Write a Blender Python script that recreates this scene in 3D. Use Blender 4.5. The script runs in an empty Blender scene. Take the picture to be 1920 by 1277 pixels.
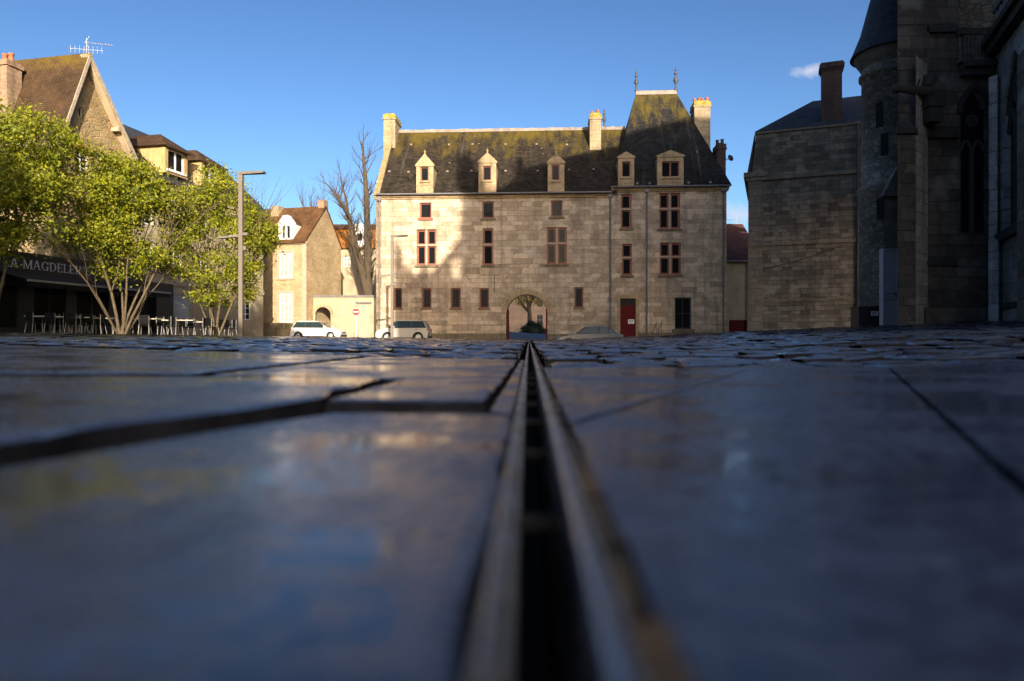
import bpy, bmesh, math, random
from mathutils import Vector, Matrix, noise
R = random.Random(7)
sc = bpy.context.scene
COL = sc.collection
PI = math.pi
CAMZ, HOR, FPX, CX = 0.08, 634.0, 1280.0, 960.0      # lens height, horizon row and focal length measured on the photo

# ------------------------------------------------------------------ mesh helpers
class MB:
    def __init__(s): s.v=[]; s.f=[]; s.m=[]; s.sm=[]
    def face(s, pts, m=0, smooth=False):
        b=len(s.v); s.v.extend([tuple(p) for p in pts]); s.f.append(tuple(range(b,b+len(pts)))); s.m.append(m); s.sm.append(smooth)
    def mesh(s, vs, fs, m=0, smooth=False):
        b=len(s.v); s.v.extend([tuple(p) for p in vs])
        for f in fs: s.f.append(tuple(b+i for i in f)); s.m.append(m); s.sm.append(smooth)
    def box(s, x0,x1,y0,y1,z0,z1,m=0):
        if x0>x1:x0,x1=x1,x0
        if y0>y1:y0,y1=y1,y0
        if z0>z1:z0,z1=z1,z0
        s.mesh([(x0,y0,z0),(x1,y0,z0),(x1,y1,z0),(x0,y1,z0),(x0,y0,z1),(x1,y0,z1),(x1,y1,z1),(x0,y1,z1)],
               [(0,3,2,1),(4,5,6,7),(0,1,5,4),(1,2,6,5),(2,3,7,6),(3,0,4,7)],m)
    def prism(s, poly, z0, z1, m=0, mtop=None):       # poly ccw in x,y
        n=len(poly)
        a=sum(poly[i][0]*poly[(i+1)%n][1]-poly[(i+1)%n][0]*poly[i][1] for i in range(n))
        if a<0: poly=list(reversed(poly))
        vs=[(p[0],p[1],z0) for p in poly]+[(p[0],p[1],z1) for p in poly]
        s.mesh(vs,[(i,(i+1)%n,n+(i+1)%n,n+i) for i in range(n)]+[tuple(range(n-1,-1,-1))],m)
        s.mesh(vs,[tuple(range(n,2*n))],m if mtop is None else mtop)
    def slab(s, poly, y0, y1, m=0):                   # poly in x,z, pushed along y
        n=len(poly)
        a=sum(poly[i][0]*poly[(i+1)%n][1]-poly[(i+1)%n][0]*poly[i][1] for i in range(n))
        if a<0: poly=list(reversed(poly))
        vs=[(p[0],y0,p[1]) for p in poly]+[(p[0],y1,p[1]) for p in poly]
        s.mesh(vs,[tuple(range(n)),tuple(range(2*n-1,n-1,-1))]+[((i+1)%n,i,n+i,n+(i+1)%n) for i in range(n)],m)
    def slabx(s, poly, x0, x1, m=0):                  # poly in y,z, pushed along x
        n=len(poly)
        a=sum(poly[i][0]*poly[(i+1)%n][1]-poly[(i+1)%n][0]*poly[i][1] for i in range(n))
        if a<0: poly=list(reversed(poly))
        vs=[(x0,p[0],p[1]) for p in poly]+[(x1,p[0],p[1]) for p in poly]
        s.mesh(vs,[tuple(range(n-1,-1,-1)),tuple(range(n,2*n))]+[(i,(i+1)%n,n+(i+1)%n,n+i) for i in range(n)],m)
    def tube(s, p0, p1, r0, r1=None, n=8, m=0, cap=True, smooth=True):
        p0=Vector(p0); p1=Vector(p1); r1=r0 if r1 is None else r1
        d=(p1-p0)
        if d.length<1e-6: return
        d.normalize(); a=Vector((0,0,1)) if abs(d.z)<.9 else Vector((1,0,0))
        u=d.cross(a).normalized(); w=d.cross(u)
        vs=[]
        for p,r in ((p0,r0),(p1,r1)):
            for i in range(n):
                t=2*PI*i/n; vs.append(p+u*(r*math.cos(t))+w*(r*math.sin(t)))
        s.mesh(vs,[(i,n+i,n+(i+1)%n,(i+1)%n) for i in range(n)],m,smooth)
        if cap: s.mesh(vs,[tuple(range(n)),tuple(range(2*n-1,n-1,-1))],m)
    def lathe(s, prof, c=(0,0,0), n=16, m=0, smooth=True):
        vs=[]
        for r,z in prof:
            for i in range(n):
                t=2*PI*i/n; vs.append((c[0]+r*math.cos(t),c[1]+r*math.sin(t),c[2]+z))
        fs=[]
        for k in range(len(prof)-1):
            for i in range(n):
                j=(i+1)%n; fs.append((k*n+i,k*n+j,(k+1)*n+j,(k+1)*n+i))
        s.mesh(vs,fs,m,smooth)
    def beam(s, p0, p1, w, h, m=0):                   # rectangular bar between two points
        p0=Vector(p0); p1=Vector(p1); d=(p1-p0).normalized()
        up=Vector((0,0,1)) if abs(d.z)<.95 else Vector((0,1,0))
        sx=d.cross(up).normalized()*w/2; sz=sx.cross(d).normalized()*h/2
        vs=[p0-sx-sz,p0+sx-sz,p0+sx+sz,p0-sx+sz,p1-sx-sz,p1+sx-sz,p1+sx+sz,p1-sx+sz]
        s.mesh(vs,[(3,2,1,0),(4,5,6,7),(0,1,5,4),(1,2,6,5),(2,3,7,6),(3,0,4,7)],m)
    def build(s, name, mats, parent=None, loc=None, rz=0, fix=False):
        me=bpy.data.meshes.new(name); me.from_pydata(s.v,[],s.f)
        if not isinstance(mats,(list,tuple)): mats=[mats]
        for m in mats: me.materials.append(m)
        me.polygons.foreach_set('material_index',s.m); me.polygons.foreach_set('use_smooth',s.sm)
        me.update()
        if fix:
            bm=bmesh.new(); bm.from_mesh(me); bmesh.ops.remove_doubles(bm,verts=bm.verts,dist=1e-4)
            bmesh.ops.recalc_face_normals(bm,faces=bm.faces); bm.to_mesh(me); bm.free()
        o=bpy.data.objects.new(name,me); COL.objects.link(o)
        if parent: o.parent=parent
        if loc: o.location=loc
        o.rotation_euler[2]=rz
        return o

def tag(o,label=None,cat=None,group=None,kind=None):
    if label:o['label']=label
    if cat:o['category']=cat
    if group:o['group']=group
    if kind:o['kind']=kind
    return o
def thing(name,label,cat,loc=(0,0,0),rz=0,group=None):
    o=bpy.data.objects.new(name,None); COL.objects.link(o); o.location=loc; o.rotation_euler[2]=rz
    return tag(o,label,cat,group)
def dup(root,loc,rz=0,label=None,group=None):
    r=root.copy(); COL.objects.link(r); r.location=loc; r.rotation_euler[2]=rz
    if label:r['label']=label
    if group:r['group']=group
    for ch in list(root.children):
        c=ch.copy(); COL.objects.link(c); c.parent=r
        for g in list(ch.children):
            d=g.copy(); COL.objects.link(d); d.parent=c
    return r

class Frame:
    """local frame of a facade: x along it, y into the building, z up"""
    def __init__(s,ox,oy,ang): s.o=(ox,oy); s.a=ang; s.ex=(math.cos(ang),math.sin(ang)); s.ey=(-math.sin(ang),math.cos(ang))
    def at(s,px,py,depth=0.0):     # where a sight line through a photo point meets the plane at that depth
        d=((px-CX)/FPX,1.0)
        bx=s.o[0]+depth*s.ey[0]; by=s.o[1]+depth*s.ey[1]
        # b + u ex = k d
        det=s.ex[0]*(-d[1])-s.ex[1]*(-d[0])
        u=((-bx)*(-d[1])-(-by)*(-d[0]))/det
        k=(s.ex[0]*(-by)-s.ex[1]*(-bx))/det
        return u, CAMZ+(HOR-py)/FPX*k
    def u(s,px,depth=0.0): return s.at(px,600,depth)[0]
    def z(s,px,py,depth=0.0): return s.at(px,py,depth)[1]
    def root(s,name,label,cat): return thing(name,label,cat,(s.o[0],s.o[1],0),s.a)

# ------------------------------------------------------------------ materials
def newmat(name):
    m=bpy.data.materials.new(name); m.use_nodes=True; nt=m.node_tree
    b=nt.nodes['Principled BSDF']; return m,nt,b
def N(nt,typ,**kw):
    n=nt.nodes.new(typ)
    for k,v in kw.items(): setattr(n,k,v)
    return n
def L(nt,a,b): nt.links.new(a,b)
def math_(nt,op,a,b=None,c=None):
    n=N(nt,'ShaderNodeMath',operation=op)
    for i,x in enumerate((a,b,c)):
        if x is None: continue
        if isinstance(x,(int,float)): n.inputs[i].default_value=x
        else: L(nt,x,n.inputs[i])
    return n.outputs[0]
def ramp(nt,fac,stops):
    n=N(nt,'ShaderNodeValToRGB'); L(nt,fac,n.inputs[0]); e=n.color_ramp.elements
    while len(e)<len(stops): e.new(.5)
    for i,(p,c) in enumerate(stops):
        e[i].position=p; e[i].color=(c,c,c,1) if isinstance(c,(int,float)) else (*c,1)
    return n.outputs[0]
def mix(nt,fac,a,b,mode='MIX'):
    n=N(nt,'ShaderNodeMix',data_type='RGBA',blend_type=mode)
    for s,x in ((n.inputs[0],fac),(n.inputs[6],a),(n.inputs[7],b)):
        if isinstance(x,(int,float)): s.default_value=x
        elif isinstance(x,tuple): s.default_value=(*x,1)
        else: L(nt,x,s)
    return n.outputs[2]
def noise_(nt,vec,scale,detail=4,rough=.55,dim='3D'):
    n=N(nt,'ShaderNodeTexNoise'); n.inputs['Scale'].default_value=scale; n.inputs['Detail'].default_value=detail; n.inputs['Roughness'].default_value=rough
    if vec is not None: L(nt,vec,n.inputs['Vector'])
    return n.outputs['Fac'],n.outputs['Color']
def boxuv(nt):
    """(horizontal, vertical) coordinates in metres on any upright wall, from object space"""
    tc=N(nt,'ShaderNodeTexCoord'); s=N(nt,'ShaderNodeSeparateXYZ'); L(nt,tc.outputs['Object'],s.inputs[0])
    sn=N(nt,'ShaderNodeSeparateXYZ'); L(nt,tc.outputs['Normal'],sn.inputs[0])
    ax=math_(nt,'ABSOLUTE',sn.outputs[0]); ay=math_(nt,'ABSOLUTE',sn.outputs[1])
    g=math_(nt,'GREATER_THAN',ax,ay)
    u=math_(nt,'ADD',math_(nt,'MULTIPLY',s.outputs[1],g),math_(nt,'MULTIPLY',s.outputs[0],math_(nt,'SUBTRACT',1.0,g)))
    c=N(nt,'ShaderNodeCombineXYZ'); L(nt,u,c.inputs[0]); L(nt,s.outputs[2],c.inputs[1])
    return c.outputs[0],tc.outputs['Object'],s.outputs[2]
def bump(nt,b,h,strength,dist=.02):
    n=N(nt,'ShaderNodeBump'); n.inputs['Strength'].default_value=strength; n.inputs['Distance'].default_value=dist
    L(nt,h,n.inputs['Height']); L(nt,n.outputs[0],b.inputs['Normal'])

def ashlar(name,c1,c2,mort,bw=.62,bh=.31,stain=.55,rough=.9,patch=None,ms=.012):
    m,nt,b=newmat(name); uv,ob,z=boxuv(nt)
    nf,nc=noise_(nt,ob,1.3,3)
    dv=N(nt,'ShaderNodeVectorMath',operation='MULTIPLY_ADD'); L(nt,nc,dv.inputs[0]); dv.inputs[1].default_value=(.05,.03,0); L(nt,uv,dv.inputs[2])
    zc_=N(nt,'ShaderNodeCombineXYZ'); L(nt,z,zc_.inputs[2]); nz,_=noise_(nt,zc_.outputs[0],1.3,2); rz=N(nt,'ShaderNodeVectorMath',operation='MULTIPLY'); L(nt,uv,rz.inputs[0]); rz.inputs[1].default_value=(.35,3.0,1); nu,_=noise_(nt,rz.outputs[0],1.0,1)
    wz=N(nt,'ShaderNodeCombineXYZ'); L(nt,math_(nt,'MULTIPLY',nu,bw*.8),wz.inputs[0]); L(nt,math_(nt,'MULTIPLY',nz,bh*2.4),wz.inputs[1]); wa=N(nt,'ShaderNodeVectorMath',operation='ADD'); L(nt,dv.outputs[0],wa.inputs[0]); L(nt,wz.outputs[0],wa.inputs[1]); dv=wa
    br=N(nt,'ShaderNodeTexBrick'); L(nt,dv.outputs[0],br.inputs['Vector'])
    br.inputs['Scale'].default_value=1; br.inputs['Brick Width'].default_value=bw; br.inputs['Row Height'].default_value=bh
    br.inputs['Mortar Size'].default_value=ms; br.inputs['Mortar Smooth'].default_value=.3; br.inputs['Bias'].default_value=0
    br.offset=.43; br.squash=1.35; br.squash_frequency=3
    br.inputs['Color1'].default_value=(*c1,1); br.inputs['Color2'].default_value=(*c2,1); br.inputs['Mortar'].default_value=(*mort,1)
    f1,_=noise_(nt,ob,.45,6,.65); f2,_=noise_(nt,ob,5.5,5,.6); f3,_=noise_(nt,ob,26,3,.6)
    col=mix(nt,1.0,br.outputs['Color'],ramp(nt,f1,[(.28,stain),(.5,.92),(.72,1.12)]),'MULTIPLY')
    col=mix(nt,1.0,col,ramp(nt,f2,[(.3,.72),(.55,1.0),(.75,1.1)]),'MULTIPLY')
    st=N(nt,'ShaderNodeVectorMath',operation='MULTIPLY'); L(nt,ob,st.inputs[0]); st.inputs[1].default_value=(2.2,2.2,.16)
    f4,_=noise_(nt,st.outputs[0],1.0,5,.6)
    col=mix(nt,1.0,col,ramp(nt,f4,[(.32,.68),(.5,1.0)]),'MULTIPLY')
    if patch:
        f5,_=noise_(nt,ob,.9,4,.5); col=mix(nt,ramp(nt,f5,[(.58,0.0),(.68,.7)]),col,patch)
    L(nt,col,b.inputs['Base Color']); b.inputs['Roughness'].default_value=rough
    h=math_(nt,'SUBTRACT',math_(nt,'ADD',math_(nt,'MULTIPLY',f2,.5),math_(nt,'MULTIPLY',f3,.35)),br.outputs['Fac'])
    bump(nt,b,h,.6,.025); return m
def rubble(name,cols,mort,sc_=3.4,stain=.6):
    m,nt,b=newmat(name); uv,ob,z=boxuv(nt)
    nf,nc=noise_(nt,ob,2.2,3)
    dv=N(nt,'ShaderNodeVectorMath',operation='MULTIPLY_ADD'); L(nt,nc,dv.inputs[0]); dv.inputs[1].default_value=(.14,.14,0); L(nt,uv,dv.inputs[2])
    sv=N(nt,'ShaderNodeVectorMath',operation='MULTIPLY'); L(nt,dv.outputs[0],sv.inputs[0]); sv.inputs[1].default_value=(.75,1.3,1)
    v=N(nt,'ShaderNodeTexVoronoi'); v.inputs['Scale'].default_value=sc_; L(nt,sv.outputs[0],v.inputs['Vector'])
    e=N(nt,'ShaderNodeTexVoronoi',feature='DISTANCE_TO_EDGE'); e.inputs['Scale'].default_value=sc_; L(nt,sv.outputs[0],e.inputs['Vector'])
    sp=N(nt,'ShaderNodeSeparateColor'); L(nt,v.outputs['Color'],sp.inputs[0])
    n=len(cols); c=ramp(nt,sp.outputs[0],[(i/(n-1),cols[i]) for i in range(n)])
    ed=ramp(nt,e.outputs['Distance'],[(.02,0.0),(.09,1.0)])
    col=mix(nt,ed,mort,c); f1,_=noise_(nt,ob,.5,5,.6); f2,_=noise_(nt,ob,12,4,.6)
    col=mix(nt,1.0,col,ramp(nt,f1,[(.3,stain),(.6,1.05)]),'MULTIPLY'); col=mix(nt,1.0,col,ramp(nt,f2,[(.3,.7),(.6,1.05)]),'MULTIPLY')
    L(nt,col,b.inputs['Base Color']); b.inputs['Roughness'].default_value=.92
    bump(nt,b,math_(nt,'ADD',ed,math_(nt,'MULTIPLY',f2,.5)),.7,.03); return m
def plain(name,c,rough=.6,var=.25,sc_=6,metal=0,spec=.5,bmp=.1):
    m,nt,b=newmat(name); tc=N(nt,'ShaderNodeTexCoord'); f,_=noise_(nt,tc.outputs['Object'],sc_,5,.6)
    L(nt,mix(nt,1.0,c,ramp(nt,f,[(.3,1-var),(.7,1+var*.4)]),'MULTIPLY'),b.inputs['Base Color'])
    b.inputs['Roughness'].default_value=rough; b.inputs['Metallic'].default_value=metal; b.inputs['Specular IOR Level'].default_value=spec
    if bmp: bump(nt,b,f,bmp,.01)
    return m
def roofmat(name,c1,c2,moss,z0,z1,amt=.6,bw=.24,bh=.13,streak=None,spec=.4):
    """slates or tiles in courses; moss has grown from the ridge down"""
    m,nt,b=newmat(name); uv,ob,z=boxuv(nt)
    br=N(nt,'ShaderNodeTexBrick'); L(nt,uv,br.inputs['Vector']); br.inputs['Scale'].default_value=1
    br.inputs['Brick Width'].default_value=bw; br.inputs['Row Height'].default_value=bh; br.inputs['Mortar Size'].default_value=.008; br.inputs['Bias'].default_value=0
    br.inputs['Color1'].default_value=(*c1,1); br.inputs['Color2'].default_value=(*c2,1); br.inputs['Mortar'].default_value=(*[x*.35 for x in c1],1)
    st=N(nt,'ShaderNodeVectorMath',operation='MULTIPLY'); L(nt,ob,st.inputs[0]); st.inputs[1].default_value=(1.7,.5,.5)
    f1,_=noise_(nt,st.outputs[0],1.0,6,.68); f2,_=noise_(nt,ob,9,4,.6); f3,_=noise_(nt,ob,1.1,5,.6)
    g=N(nt,'ShaderNodeMapRange'); L(nt,z,g.inputs[0]); g.inputs[1].default_value=z0; g.inputs[2].default_value=z1; g.inputs[3].default_value=-.24; g.inputs[4].default_value=.17
    mk=math_(nt,'ADD',math_(nt,'ADD',f1,g.outputs[0]),math_(nt,'MULTIPLY',math_(nt,'SUBTRACT',f2,.5),.35))
    col=mix(nt,1.0,br.outputs['Color'],ramp(nt,f3,[(.3,.6),(.65,1.2)]),'MULTIPLY')
    if streak:
        s2=N(nt,'ShaderNodeVectorMath',operation='MULTIPLY'); L(nt,ob,s2.inputs[0]); s2.inputs[1].default_value=(3.2,.2,.12)
        f5,_=noise_(nt,s2.outputs[0],1.0,4,.6); col=mix(nt,ramp(nt,f5,[(.6,0.0),(.72,.5)]),col,streak)
    col=mix(nt,ramp(nt,mk,[(.50,0.0),(.62,amt*.55),(.74,amt)]),col,moss)
    L(nt,col,b.inputs['Base Color']); b.inputs['Roughness'].default_value=.75; b.inputs['Specular IOR Level'].default_value=spec
    bump(nt,b,math_(nt,'SUBTRACT',math_(nt,'MULTIPLY',f2,.6),br.outputs['Fac']),.5,.02); return m
def wet(name,c1,c2,r0,r1,sc_,bs,bd,fine=.3):
    m,nt,b=newmat(name); tc=N(nt,'ShaderNodeTexCoord'); ob=tc.outputs['Object']
    f1,_=noise_(nt,ob,sc_,5,.6); f2,_=noise_(nt,ob,sc_*7,4,.6); f3,_=noise_(nt,ob,sc_*.45,3,.5); f4,_=noise_(nt,ob,sc_*40,3,.6)
    f5,_=noise_(nt,ob,sc_*16,5,.65)
    L(nt,mix(nt,ramp(nt,math_(nt,'ADD',math_(nt,'MULTIPLY',f2,.45),math_(nt,'MULTIPLY',f5,.55)),[(.38,0.0),(.62,1.0)]),c1,c2),b.inputs['Base Color'])
    dry=ramp(nt,math_(nt,'ADD',f1,math_(nt,'MULTIPLY',math_(nt,'SUBTRACT',f5,.5),.25)),[(.44,0.0),(.60,1.0)])      # 0 where a film of water lies
    g5=ramp(nt,f5,[(.4,.6),(.62,1.2)]); L(nt,math_(nt,'ADD',r0,math_(nt,'MULTIPLY',math_(nt,'MULTIPLY',dry,r1-r0),g5)),b.inputs['Roughness'])
    b.inputs['IOR'].default_value=1.33; b.inputs['Specular IOR Level'].default_value=.36
    hh=math_(nt,'ADD',math_(nt,'ADD',math_(nt,'MULTIPLY',f2,.12),math_(nt,'MULTIPLY',f5,.09)),math_(nt,'MULTIPLY',f4,fine*.06))
    h=math_(nt,'ADD',f3,math_(nt,'MULTIPLY',hh,math_(nt,'ADD',.12,dry)))
    bump(nt,b,h,bs,bd); return m

M={}
M['ashlar']=ashlar('mansion_ashlar',(.68,.53,.375),(.38,.285,.195),(.34,.26,.18),.7,.33,.62,patch=(.60,.50,.39))
M['ashlar_trim']=ashlar('dressed_stone',(.48,.345,.195),(.40,.285,.16),(.31,.225,.13),.9,.6,.7)
M['plinth']=ashlar('mossy_plinth',(.23,.18,.11),(.19,.15,.09),(.13,.11,.07),.8,.3,.6)
M['lichen_stone']=plain('yellow_lichen_stone',(.36,.27,.05),.95,.5,3)
M['chimney_stone']=ashlar('chimney_stone',(.40,.305,.185),(.34,.255,.15),(.27,.20,.12),.6,.3,.7)
M['slate']=roofmat('mossy_slate',(.021,.016,.012),(.050,.038,.026),(.118,.083,.012),11.0,15.8,.85,streak=(.10,.09,.08),spec=.15)
M['tower_slate']=roofmat('tower_slate',(.014,.0135,.014),(.034,.030,.026),(.115,.083,.012),12.5,18.3,.85,streak=(.12,.11,.10),spec=.15)
M['dormer_roof']=plain('dormer_stone_cap',(.30,.23,.11),.9,.4,4)
M['ridge']=plain('pale_ridge_mortar',(.30,.235,.19),.9,.35,2.5,bmp=.4)
M['redwood']=plain('oxblood_paint',(.25,.060,.028),.5,.3,8)
M['door_red']=plain('dark_red_door_paint',(.11,.006,.008),.6,.25,5,spec=.12)
M['darkwood']=plain('dark_oak',(.025,.018,.014),.6,.3,6)
M['glass']=plain('window_glass',(.012,.014,.016),.04,0,2,spec=.7,bmp=.0)
def glassmat(name,c,rough,sc_,dist):
    m,nt,b=newmat(name); tc=N(nt,'ShaderNodeTexCoord'); f,_=noise_(nt,tc.outputs['Object'],sc_,2,.5)
    b.inputs['Base Color'].default_value=(*c,1); b.inputs['Roughness'].default_value=rough; b.inputs['Specular IOR Level'].default_value=.05
    bump(nt,b,f,.3,dist); return m
M['glass']=glassmat('window_glass',(.010,.011,.012),.03,2.6,.035)
M['stone_pale']=plain('pale_mullion',(.42,.32,.235),.8,.2,5)
M['zinc']=plain('zinc_pipe',(.16,.15,.15),.55,.3,4,metal=.3)
M['lead']=plain('leaded_finial',(.06,.06,.065),.6,.2,5)
M['terracotta']=plain('terracotta_pot',(.42,.14,.05),.85,.3,6)
M['white']=plain('white_paint',(.80,.79,.76),.5,.08,5,bmp=.03)
M['aerial']=plain('aerial_aluminium',(.36,.36,.37),.5,.1,5)
M['curtain']=plain('net_curtained_pane',(.42,.39,.34),.25,.25,3,bmp=0)
M['black']=plain('black_cloth',(.006,.006,.007),.9,.2,5)
M['chairblack']=plain('black_chair_slats',(.005,.005,.005),.8,.2,5,spec=.2)
M['black_paint']=plain('black_shopfront_paint',(.008,.009,.012),.45,.2,4)
M['dark_metal']=plain('dark_metal',(.025,.025,.028),.5,.2,6)
M['grey_metal']=plain('galvanised_metal',(.30,.28,.26),.5,.2,5,metal=.2)
M['rubble_gold']=rubble('golden_rubble',[(.36,.24,.10),(.44,.31,.15),(.28,.18,.08),(.40,.27,.12),(.33,.24,.13)],(.38,.28,.15),4.2)
M['rubble_cream']=rubble('cream_rubble',[(.45,.32,.175),(.50,.36,.20),(.37,.26,.135),(.43,.30,.16)],(.45,.33,.185),3.0,.75)
M['render_cream']=plain('cream_render',(.42,.33,.215),.9,.3,1.2,bmp=.3)
M['brown_render']=plain('brown_render',(.075,.047,.033),.9,.4,1.0,bmp=.3)
M['render_yellow']=plain('yellow_dormer_render',(.46,.32,.14),.9,.2,2)
M['tile_brown']=roofmat('brown_tiles',(.062,.036,.018),(.09,.05,.025),(.13,.085,.012),11.2,14.9,.85,.18,.11,spec=.2)
M['tile_rust']=roofmat('rust_tiles',(.11,.053,.024),(.155,.075,.032),(.13,.085,.02),10.5,14,.6,.18,.11,spec=.2)
M['tile_orange']=roofmat('orange_tiles',(.32,.12,.025),(.42,.17,.035),(.20,.13,.02),9.6,12,.5,.2,.12,spec=.2)
M['slate_blue']=roofmat('blue_slate',(.028,.032,.042),(.045,.050,.062),(.05,.05,.04),30,40,.2)
M['brick']=ashlar('chimney_brick',(.33,.19,.11),(.40,.25,.15),(.38,.30,.22),.22,.07,.65,ms=.008)
M['brick_dark']=ashlar('sooty_brick',(.13,.065,.045),(.09,.05,.038),(.09,.07,.06),.22,.07,.6,ms=.008)
M['annex']=ashlar('annex_stone',(.215,.185,.15),(.085,.072,.058),(.07,.06,.05),.5,.25,.45,patch=(.23,.20,.16))
M['annex_trim']=ashlar('annex_trim',(.20,.165,.13),(.15,.125,.098),(.10,.085,.07),.8,.34,.6)
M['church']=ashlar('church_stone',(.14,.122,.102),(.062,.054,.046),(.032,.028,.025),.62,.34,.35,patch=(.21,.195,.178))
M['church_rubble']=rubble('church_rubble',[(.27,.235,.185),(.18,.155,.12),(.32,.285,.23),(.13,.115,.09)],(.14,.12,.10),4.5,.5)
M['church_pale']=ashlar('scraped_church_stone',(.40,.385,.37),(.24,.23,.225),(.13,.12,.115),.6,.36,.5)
M['skylit_stone']=ashlar('skylit_church_stone',(.56,.53,.50),(.40,.38,.365),(.2,.19,.18),.6,.36,.5)  # paler stone: sky light on cheek and corner buttress put into the colour
M['church_dark']=plain('sooted_moulding',(.035,.032,.030),.95,.4,3,bmp=.4)
M['tracery']=plain('tracery_stone',(.06,.055,.05),.9,.3,4)
M['leaded']=plain('leaded_glass',(.006,.006,.008),.5,.2,20,spec=.2,bmp=.3)
M['greydoor']=plain('pale_grey_boards',(.40,.39,.41),.7,.15,3)
M['bark']=plain('grey_bark',(.125,.09,.05),.9,.45,7,bmp=.6)
M['bark_dark']=plain('dark_bark',(.085,.060,.038),.95,.4,7,bmp=.6)
M['ivy']=plain('ivy_leaf',(.055,.06,.02),.7,.4,4,bmp=0)
M['tabletop']=plain('cream_table_top',(.55,.50,.40),.5,.1,4)
M['signred']=plain('sign_red',(.48,.03,.03),.4,.1,4,bmp=0)
M['tyre']=plain('tyre_rubber',(.015,.015,.015),.85,.2,9)
M['rim']=plain('alloy_rim',(.45,.45,.46),.35,.1,9,metal=.7)
M['carwhite']=plain('white_car_paint',(.80,.79,.77),.22,.03,2,bmp=0)
M['carcream']=plain('champagne_car_paint',(.50,.46,.40),.25,.05,2,bmp=0)
M['carsilver']=plain('silver_blue_car_paint',(.11,.14,.175),.3,.05,2,bmp=0)
M['carglass']=plain('car_glass',(.02,.035,.038),.08,.05,2,spec=.25,bmp=0)
M['tail']=plain('tail_lamp_red',(.22,.01,.01),.2,.1,3,bmp=0)
M['head']=plain('headlamp_lens',(.55,.56,.58),.1,.1,3,bmp=0)
M['plastic']=plain('black_trim',(.02,.02,.02),.6,.1,5)
M['steel']=wet('wet_rusty_steel',(.15,.19,.27),(.20,.20,.22),.22,.45,14,.35,.004); M['steel'].node_tree.nodes['Principled BSDF'].inputs['Metallic'].default_value=.85
M['slab']=wet('wet_flagstone',(.007,.011,.025),(.021,.030,.064),.13,.44,4.2,.5,.016)
M['setts']=wet('wet_setts',(.006,.010,.024),(.020,.027,.050),.10,.40,9.0,.45,.008)
M['joint']=plain('joint_mud_and_shade',(.0035,.0036,.005),.95,.5,18,spec=.0,bmp=.5)  # near-black mud; on stone sides it also paints in the gap shade
m,nt,b=newmat('rusty_joint_dirt'); tc=N(nt,'ShaderNodeTexCoord'); f,_=noise_(nt,tc.outputs['Object'],7,4,.6); f2,_=noise_(nt,tc.outputs['Object'],60,3,.6)
L(nt,mix(nt,1.0,mix(nt,ramp(nt,f,[(.45,0.0),(.6,1.0)]),(.012,.011,.011),(.042,.028,.017)),ramp(nt,f2,[(.35,.5),(.65,1.1)]),'MULTIPLY'),b.inputs['Base Color']); b.inputs['Roughness'].default_value=.8; b.inputs['Specular IOR Level'].default_value=.2; bump(nt,b,f2,.6,.004); M['rustdirt']=m
M['void']=plain('drain_dark',(.004,.004,.005),.9,.1,5)
M['hedge']=plain('hedge_leaf',(.035,.05,.015),.7,.5,5,bmp=0)
def leafmat(name,ca,cb):
    m,nt,b=newmat(name); tc=N(nt,'ShaderNodeTexCoord'); f,_=noise_(nt,tc.outputs['Object'],1.6,4,.7); f2,_=noise_(nt,tc.outputs['Object'],14,2,.5)
    c=mix(nt,ramp(nt,math_(nt,'ADD',math_(nt,'MULTIPLY',f,.6),math_(nt,'MULTIPLY',f2,.4)),[(.40,0.0),(.58,1.0)]),ca,cb)
    d=N(nt,'ShaderNodeBsdfTranslucent'); L(nt,c,d.inputs[0]); L(nt,c,b.inputs['Base Color']); b.inputs['Roughness'].default_value=.55; b.inputs['Specular IOR Level'].default_value=.3
    mx=N(nt,'ShaderNodeMixShader'); mx.inputs[0].default_value=.32; L(nt,b.outputs[0],mx.inputs[1]); L(nt,d.outputs[0],mx.inputs[2])
    L(nt,mx.outputs[0],nt.nodes['Material Output'].inputs[0]); return m
M['leaf']=leafmat('spring_leaf',(.085,.125,.010),(.36,.345,.02))
M['leaf_gold']=leafmat('gold_leaf',(.26,.19,.03),(.34,.27,.06))

# ------------------------------------------------------------------ terrain
def ss(a,b,x):
    t=max(0,min(1,(x-a)/(b-a))); return t*t*(3-2*t)
def slotx(y): return .005+.025*y
def zg(x,y):
    xp=x-slotx(min(max(y,-5),60))
    z=.0455*max(0,min(xp,40)-1.0) if xp>0 else .014*min(-xp,60)
    d=.30+.42*math.exp(-((x-5.0)/5.0)**2)
    z-=d*ss(27,42,y)
    if x>-9.3: z+=1.15*ss(52,70,y)*ss(-9.3,-7,x)
    return z

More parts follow.
